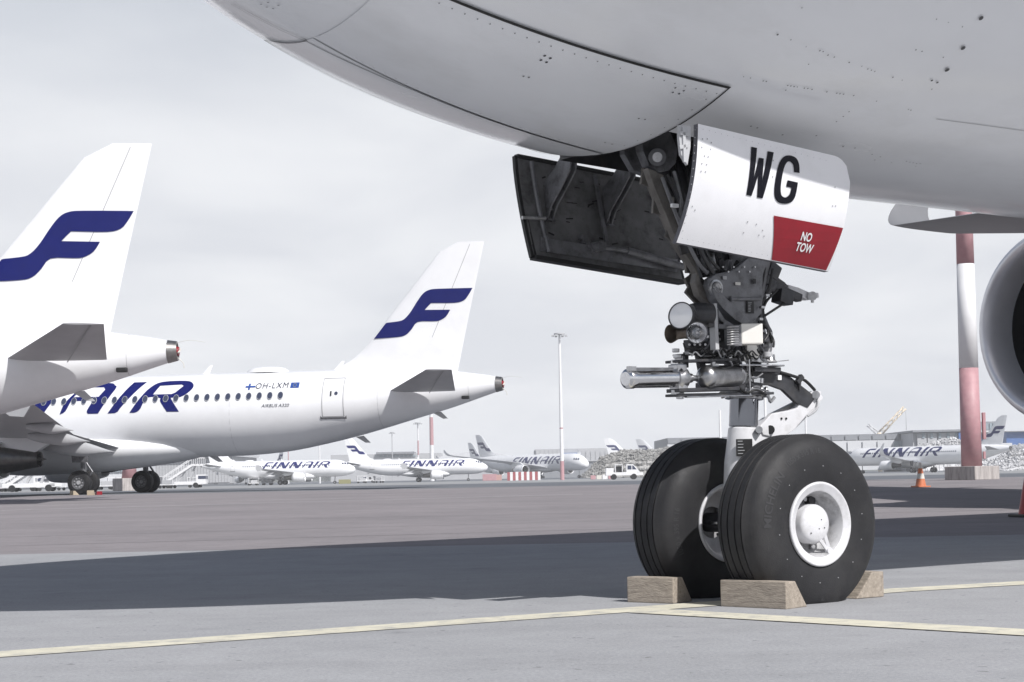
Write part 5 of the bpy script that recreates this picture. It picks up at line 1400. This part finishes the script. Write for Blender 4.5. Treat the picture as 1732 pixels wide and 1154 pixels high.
# right hangar
t = thing('hangar', 'long grey hangar behind the right-hand airliner, crane above its roof', 'hangar', (0, 0, 0), 0, 'airport buildings')
block(t, 1130, 1548, 737, 798, 640, 60, CLADD, 'hangar_hall'); block(t, 1130, 1514, 748, 798, 639, 1, CLADL, 'lower_wall'); ribs(t, 1130, 1510, 748.5, 766, 638.6, 15, CLADL)
ribs(t, 1513, 1530, 746, 766, 638, 2, GLAZ, 'hangar_door'); ribs(t, 1130, 1545, 737.5, 746.5, 639.5, 18, CLADD)
ribs(t, 1532, 1551, 737, 766, 639, 3, CLADD)
t = thing('hangar', 'pale hangar with dark roof band directly left of the pink mast', 'hangar', (0, 0, 0), 0, 'airport buildings')
block(t, 1546, 1640, 731.5, 800, 620, 50, CLAD, 'hangar_hall'); block(t, 1544, 1641, 727, 730.5, 617, 55, CLADD, 'roof_edge'); ribs(t, 1552, 1622, 732, 765, 619, 4, CLAD); block(t, 1622, 1642, 731, 748, 617.5, 1.5, BLUE, 'blue_wall')
for k in range(5): block(t, 1560 + 14 * k, 1564 + 14 * k, 732, 741, 618.4, .5, GLAZ, 'window')
t = thing('terminal_building', 'small glazed tower block seen between the mast and the far tail', 'building', (0, 0, 0), 0, 'airport buildings')
block(t, 1660, 1697, 713, 760, 700, 30, CLADD, 'tower'); 
for k in range(4): block(t, 1668 + 6 * k, 1672 + 6 * k, 716, 727, 699.4, .5, GLAZ, 'window')
block(t, 1660, 1704, 728, 731, 699, 10, CLADL, 'balcony')
t = thing('blue_building', 'dark blue building at the right edge below the engine', 'building', (0, 0, 0), 0, 'airport buildings')
block(t, 1704, 1790, 730, 800, 660, 40, BLUE, 'wall'); block(t, 1702, 1792, 728.5, 730, 658, 44, CLADD, 'roof_edge'); block(t, 1640, 1712, 750, 800, 655, 3, CLADL, 'side_wing')
# middle hangars
t = thing('maintenance_hangar', 'large pale hangar with FINNAIR sign and a blue door', 'hangar', (0, 0, 0), 0, 'airport buildings')
block(t, 906, 1042, 759, 815, 980, 60, CLAD, 'hangar_hall'); block(t, 953.5, 981, 766, 783, 978, 2, BLUE, 'blue_door'); ribs(t, 907, 950, 760, 782, 979.4, 6, CLAD); ribs(t, 983, 1040, 762, 782, 979.4, 7, CLAD)
c0 = at(929, 771, 978.2)
decal('hangar_sign', text_polys('FINNAIR', 3.0, .04, 1.15, .3), lambda x, y: (c0.x + x, c0.y, c0.z + y), WHITE, t, cut=(50, 50))
block(t, 908, 952, 770, 771, 978.8, .4, CLADL, 'sign_stripe')
t = thing('low_warehouse', 'low dark flat building line left of the rubble mound', 'building', (0, 0, 0), 0, 'airport buildings')
block(t, 862, 1060, 781, 815, 900, 20, CLADD, 'wall'); block(t, 860, 1062, 779.5, 781, 899, 22, CLAD, 'roof_edge')
t = thing('arched_hangar', 'pale hangar with a shallow arched roof in the middle distance', 'hangar', (0, 0, 0), 0, 'airport buildings')
block(t, 738, 890, 781, 816, 850, 2, CLAD, 'wall'); 
D = 850; q = MB(); top = []
for k in range(17):
    u = k / 16; xx = 742 + (888 - 742) * u; yy = 781.5 - .0195 * 0 - (17 * (sin(pi * min(1, u * .62 + .22)) ** 1.5 if u < 1 else 0) * (1 if u < .7 else (1 - ((u - .7) / .3) ** 1.6)))
    top.append(at(xx, yy, D))
base = [at(742 + 146 * k / 16, 781.6, D) for k in range(17)]
vs = top + base + [v + Vector((0, 60, 0)) for v in top] ; q.add(vs, [(k, k + 1, 18 + k, 17 + k) for k in range(16)] + [(k, 34 + k, 35 + k, k + 1) for k in range(16)]); q.build('arched_roof', CLADL, t, fixn=False)
t = thing('terminal_building', 'long grey terminal roof with dark strip windows above the lettered airliner', 'building', (0, 0, 0), 0, 'airport buildings')
block(t, 560, 745, 768, 818, 900, 30, CLAD, 'terminal_hall'); block(t, 636, 700, 764.5, 768, 898, 20, CLADD, 'upper_roof'); block(t, 560, 860, 773, 818, 905, 25, CLADL, 'annex')
for k in range(9): block(t, 642 + 7 * k, 647 + 7 * k, 769.5, 772.5, 899.4, .4, GLAZ, 'window')
# left corrugated hangar
t = thing('hangar', 'ribbed grey hangar at the left below the middle airliner', 'hangar', (0, 0, 0), 0, 'airport buildings')
block(t, -60, 392, 776, 822, 620, 60, CLAD, 'hangar_hall'); block(t, -60, 394, 771.5, 776, 617, 64, CLADL, 'roof_edge'); ribs(t, 180, 390, 778, 818, 619.6, 42, CLAD)
t = thing('terminal_building', 'pale terminal block behind the stairs at far left', 'building', (0, 0, 0), 0, 'airport buildings')
block(t, -40, 230, 788, 824, 560, 30, CLADL, 'wall'); ribs(t, -20, 225, 792, 800, 559.6, 24, GLAZ, 'window')

# distant tree line and ground clutter closing the horizon
HEDGE = mat('distant_wood', (.10, .115, .10), .9, var=.4, vscale=.05)
q = MB(); vs = []
for k in range(260):
    x = -900 + 7 * k; vs += [(x, 1500 + R.uniform(-10, 10), -2), (x, 1500, 9 + 4 * sin(k * .21) + R.uniform(-1.5, 2.5)), (x, 1540, 8)]
q.add(vs, [f for k in range(259) for f in ((3 * k, 3 * k + 3, 3 * k + 4, 3 * k + 1), (3 * k + 1, 3 * k + 4, 3 * k + 5, 3 * k + 2))]); q.build('distant_wood', HEDGE, kind='stuff')

# ------------------------------------------------------------------ rubble mounds
def mound(name, label, outline, D, dep, m, nst, size):
    "outline: photo (column, row) of the crest"
    t = thing(name, label, 'rubble heap', gx(sum(p[0] for p in outline) / len(outline), D), 0, 'rubble mounds'); o0 = t.location
    q = MB(); NX, NY = 70, 14; xs = []
    def crest(px):
        for (a, ya), (b, yb) in zip(outline, outline[1:]):
            if a <= px <= b: return ya + (yb - ya) * (px - a) / (b - a)
        return outline[0][1] if px < outline[0][0] else outline[-1][1]
    vs = []
    for i in range(NX + 1):
        px = outline[0][0] + (outline[-1][0] - outline[0][0]) * i / NX; h = max(.2, at(px, crest(px), D).z - zg(D))
        X = at(px, 800, D).x
        for j in range(NY + 1):
            v = j / NY; z = h * sin(pi * v) ** .8; jit = size * .6
            vs.append((X - o0.x + R.uniform(-jit, jit), (v - .5) * dep + R.uniform(-jit, jit), z * R.uniform(.88, 1.04)))
    q.add(vs, [(i * (NY + 1) + j, i * (NY + 1) + j + 1, (i + 1) * (NY + 1) + j + 1, (i + 1) * (NY + 1) + j) for i in range(NX) for j in range(NY)]); q.build('heap', m, t, fixn=False, kind='stuff')
    q = MB()
    for k in range(nst):
        i = R.randrange(NX + 1); j = R.randrange(0, NY // 2 + 2); v = vs[i * (NY + 1) + j]; s = size * R.uniform(.4, 1.3)
        q.box((v[0] + R.uniform(-2, 2) * size, v[1] + R.uniform(-1, 1) * size, v[2] + R.uniform(-.2, .4) * s), (s * R.uniform(.6, 1.6), s, s * R.uniform(.4, 1)), Matrix.Rotation(R.uniform(0, 3), 3, (R.random(), R.random(), R.random() + .1)))
    q.build('stones', m, t, kind='stuff', fixn=False)
mound('rubble_mound', 'grey rubble heap between the wide-body nose and the near tyre', [(990, 806), (1000, 796), (1012, 783), (1022, 774), (1040, 768), (1060, 762), (1085, 764), (1120, 759), (1180, 757), (1230, 768)], 520, 26, RUBBLE, 9000, .5)
mound('rubble_mound', 'pale rubble heap behind the right-hand airliner, left of the pink mast', [(1545, 762), (1565, 752), (1578, 750), (1600, 744), (1615, 743), (1632, 752), (1660, 760)], 560, 24, SNOWY, 4000, .5)
mound('rubble_mound', 'pale rubble heap under the tail of the right-hand airliner', [(1662, 796), (1680, 784), (1700, 770), (1715, 757), (1740, 752), (1800, 750)], 430, 24, SNOWY, 6000, .42)

# ------------------------------------------------------------------ crane
t = thing('mobile_crane', 'pale yellow crane boom rising above the right-hand hangar roof', 'crane', gx(1490, 760))
def lattice(a, b, w, m, name):
    a, b = Vector(a), Vector(b); q = MB(); d = b - a; n = int(d.length / (w * 1.6)); u = Vector((0, 1, 0)) * w / 2; v = d.normalized().cross(Vector((0, 1, 0))) * w / 2
    cs = (u + v, u - v, -u - v, -u + v)
    for c in cs: q.cyl(a + c, b + c * .6, w * .13, n=5)
    for k in range(n):
        p, r = a + d * k / n, a + d * (k + 1) / n
        for i in range(4): q.cyl(p + cs[i], r + cs[(i + 1) % 4], w * .08, n=4)
    o = q.build(name, m, t); return o
o0 = t.location
lattice(at(1489, 733, 760) - o0, at(1530, 690, 760) - o0, 1.9, CRANE, 'boom'); lattice(at(1484, 733, 760) - o0, at(1468, 719, 760) - o0, 1.4, PWHITE, 'counter_jib')
q = MB(); q.cyl(at(1487, 732, 760) - o0, at(1489, 800, 760) - o0, 1.0, n=8); q.build('tower', CRANE, t)
q = MB(); q.cyl(at(1532, 693, 760) - o0, at(1533, 728, 760) - o0, .12, n=5); q.build('hoist_cable', GREY, t)

# ------------------------------------------------------------------ ground equipment
def wheel(q, c, r, w): q.cyl((c[0], c[1] - w / 2, c[2]), (c[0], c[1] + w / 2, c[2]), r, n=14)
def stair_truck(label, loc, rz):
    t = thing('passenger_stairs', label, 'stair truck', loc, rz, 'white passenger stairs')
    q = MB(); q.box((0, 0, .75), (6.4, 1.9, .5)); q.box((-3.2, 0, 1.3), (1.5, 1.9, 1.5)); q.build('chassis', TRUCKW, t, bevel=.05)
    q = MB(); q.box((-3.4, 0, 1.62), (1.2, 1.94, .5)); q.build('cab_glass', PANE, t)
    for x in (-2.4, 2.0):
        for y in (-.85, .85): q = MB(); wheel(q, (x, y, .42), .42, .3); q.build('wheel', TYRE, t)
    q = MB()
    for y in (-.75, .75): q.beam((3.0, y, .6), (-1.8, y, 3.6), .12, .35); q.beam((-1.8, y, 3.6), (-3.6, y, 3.6), .12, .3)
    for k in range(14): q.box((2.8 - .345 * k, 0, .85 + .215 * k), (.3, 1.5, .06))
    q.box((-2.7, 0, 3.65), (1.9, 1.6, .1)); q.build('staircase', TRUCKW, t)
    q = MB()
    for y in (-.78, .78):
        q.beam((3.0, y, 1.7), (-1.8, y, 4.7), .07, .10); q.beam((-1.8, y, 4.7), (-3.6, y, 4.7), .07, .10)
        for k in range(7): x = 3.0 - .8 * k; q.beam((x, y, .7 + .625 * (3 - x)), (x, y, 1.7 + .625 * (3 - x)), .06, .06, (1, 0, 0))
        for x in (-2.4, -3.0, -3.6): q.beam((x, y, 3.6), (x, y, 4.7), .06, .06, (1, 0, 0))
    q.build('handrail', TRUCKW, t)
    q = MB(); q.beam((-1.2, 0, .9), (-2.2, 0, 3.5), .3, .3); q.beam((.6, 0, .9), (-.6, 0, 2.6), .3, .2); q.build('lifting_strut', GREY, t)
    return t
def gp_(px, D): g = gx(px, D); return g
s1 = stair_truck('white passenger stairs at far left, behind the engine nozzle', gp_(52, 200), pi)
dup(s1, gp_(30, 235), pi, 'white passenger stairs partly hidden at the far left edge')
dup(s1, gp_(307, 262), pi, 'white passenger stairs right of the middle airliner wheels')
def tow_truck(label, loc, rz):
    t = thing('service_truck', label, 'truck', loc, rz, 'white service vehicles')
    q = MB(); q.box((-.6, 0, 1.0), (5.4, 2.1, .55)); q.box((2.6, 0, .95), (1.3, 2.0, .5)); q.build('chassis', TRUCKW, t, bevel=.06)
    q = MB(); q.plate([(.3, 0, 1.25), (2.7, 0, 1.25), (2.35, 0, 1.7), (1.5, 0, 2.65), (.3, 0, 2.65)], 2.0, (0, 1, 0)); q.build('cab', TRUCKW, t, bevel=.05)
    for a in (((.5, 1.75), (1.2, 1.75), (1.2, 2.45), (.5, 2.45)), ((1.35, 1.75), (2.1, 1.75), (1.5, 2.45), (1.35, 2.45))):
        q = MB(); q.plate([(x, 0, z) for x, z in a], 2.05, (0, 1, 0)); q.build('cab_window', PANE, t)
    q = MB(); q.box((-2.6, 0, 1.6), (1.3, 2.0, .9)); q.box((-1.0, 0, 2.6), (1.4, 2.0, .12)); q.box((-1.6, 0, 2.0), (.12, 1.9, 1.3)); q.box((-.4, 0, 2.0), (.12, 1.9, 1.3)); q.build('body_frame', TRUCKW, t, bevel=.03)
    q = MB(); q.box((-1.0, .3, 1.8), (1.1, 1.2, 1.0)); q.build('equipment', GEARD, t, bevel=.05)
    for x in (-1.9, 1.6):
        for y in (-.95, .95): q = MB(); wheel(q, (x, y, .5), .5, .35); q.build('wheel', TYRE, t)
    return t
tr = tow_truck('white open-sided service truck in front of the rubble heap', gp_(1056, 250), 0); tr.scale = (.86, .86, .86)
t2 = dup(tr, gp_(880, 480), 0, 'small white truck half hidden behind the red and white barriers')
t3 = dup(tr, gp_(622, 470), pi, 'white truck under the tail of the lettered far airliner'); t3.scale = (.7, .7, .7)
# crates, carts and barriers
def crate(px, D, w, h, m, label, name='container', cat='container', grp='containers on the far apron'):
    g = gx(px, D); q = MB(); q.box((0, 0, h / 2), (w, w * .8, h)); o = q.build(name, m, None, bevel=.05); 
    o.location = g; tag(o, label, cat, grp); return o
crate(828, 430, 3.6, 1.7, PINK, 'low red container left of the red and white barriers'); crate(838, 430, 3.2, 1.5, mat('pale_red', (.5, .30, .27), .7), 'paler red container touching the darker one')
crate(583, 380, 2.6, 1.0, mat('olive_box', (.25, .24, .12), .7), 'low olive box between two far airliners')
for k in range(4): crate(1003 + 10 * k, 330, 1.0, .8, (PINK, CONEW, TRUCKW, PINK)[k], ('first small faded crate below the rubble heap, leftmost', 'second small faded crate below the rubble heap', 'third small faded crate below the rubble heap', 'fourth small faded crate nearest the white truck')[k], 'crate', 'crate', 'small crates below the rubble')
RB = mat('barrier_red', (.33, .09, .10), .6)
for k in range(6):
    g = gx(862.5 + 9.4 * k, 360); t = thing('barrier', ['leftmost red and white barrier below the FINNAIR letters', 'second barrier from the left in the red and white row', 'third barrier from the left in the red and white row', 'fourth barrier from the left in the red and white row', 'fifth barrier from the left in the red and white row', 'rightmost barrier of the red and white row'][k], 'barrier', g, 0, 'red and white barriers')
    q = MB(); q.box((-.3, 0, .95), (.6, .3, 1.85)); q.build('red_panel', RB, t, bevel=.03); q = MB(); q.box((.30, 0, .95), (.58, .3, 1.85)); q.build('white_panel', TRUCKW, t, bevel=.03)
# carts along the far apron, each where the photo shows white clutter
ct = None
CARTS = [(6, 230, 'white baggage cart at the very left edge under the engine nozzle'), (22, 262, 'white baggage cart behind the one at the left edge'), (78, 235, 'white baggage cart between the far left stairs and the middle airliner wheels'),
 (95, 250, 'white baggage cart just left of the front main wheel of the middle airliner'), (180, 240, 'white baggage cart just right of the front main wheel of the middle airliner'), (196, 262, 'white baggage cart left of the thick faded red post'),
 (283, 250, 'white baggage cart at the foot of the right-hand stairs'), (330, 290, 'white baggage cart right of the right-hand stairs'), (428, 400, 'white baggage cart under the middle of the nose-right airliner'), (452, 405, 'second white cart under the nose-right airliner'),
 (612, 405, 'white cart under the tail of the airliner by the red post'), (640, 410, 'white cart under the belly of the airliner by the red post')]
for k, (px, D, lab) in enumerate(CARTS):
    g = gx(px, D)
    if ct is None:
        ct = thing('baggage_cart', lab, 'baggage cart', g, 0, 'baggage carts on the far apron')
        q = MB(); q.box((0, 0, .55), (2.6, 1.5, .14)); q.build('cart_deck', TRUCKW, ct, bevel=.02)
        q = MB()
        for x in (-1.2, 1.2):
            for y in (-.7, .7): q.beam((x, y, .6), (x, y, 1.75), .07, .07, (1, 0, 0))
        q.box((0, 0, 1.8), (2.6, 1.5, .08)); q.box((-1.25, 0, 1.2), (.06, 1.4, 1.1)); q.build('cart_frame', TRUCKW, ct)
        q = MB(); q.box((.1, 0, .95), (1.6, 1.1, .62)); q.build('cart_load', GREY, ct, bevel=.08)
        for x in (-.9, .9):
            for y in (-.65, .65): q = MB(); wheel(q, (x, y, .25), .25, .15); q.build('wheel', TYRE, ct)
    else: dup(ct, g, (k * 37 % 11 - 5) * .08, lab)

# ------------------------------------------------------------------ thin air haze round everything
HZ = bpy.data.materials.new('haze_air'); HZ.use_nodes = True; ht = HZ.node_tree; ht.nodes.clear()
ho = ht.nodes.new('ShaderNodeOutputMaterial'); hv = ht.nodes.new('ShaderNodeVolumePrincipled')
hv.inputs['Color'].default_value = (.97, .98, 1, 1); hv.inputs['Density'].default_value = .00028; hv.inputs['Anisotropy'].default_value = -.1
ht.links.new(hv.outputs[0], ho.inputs['Volume'])
q = MB(); q.box((0, 1470, 34), (5200, 3100, 70.4)); q.build('haze', HZ, kind='stuff')
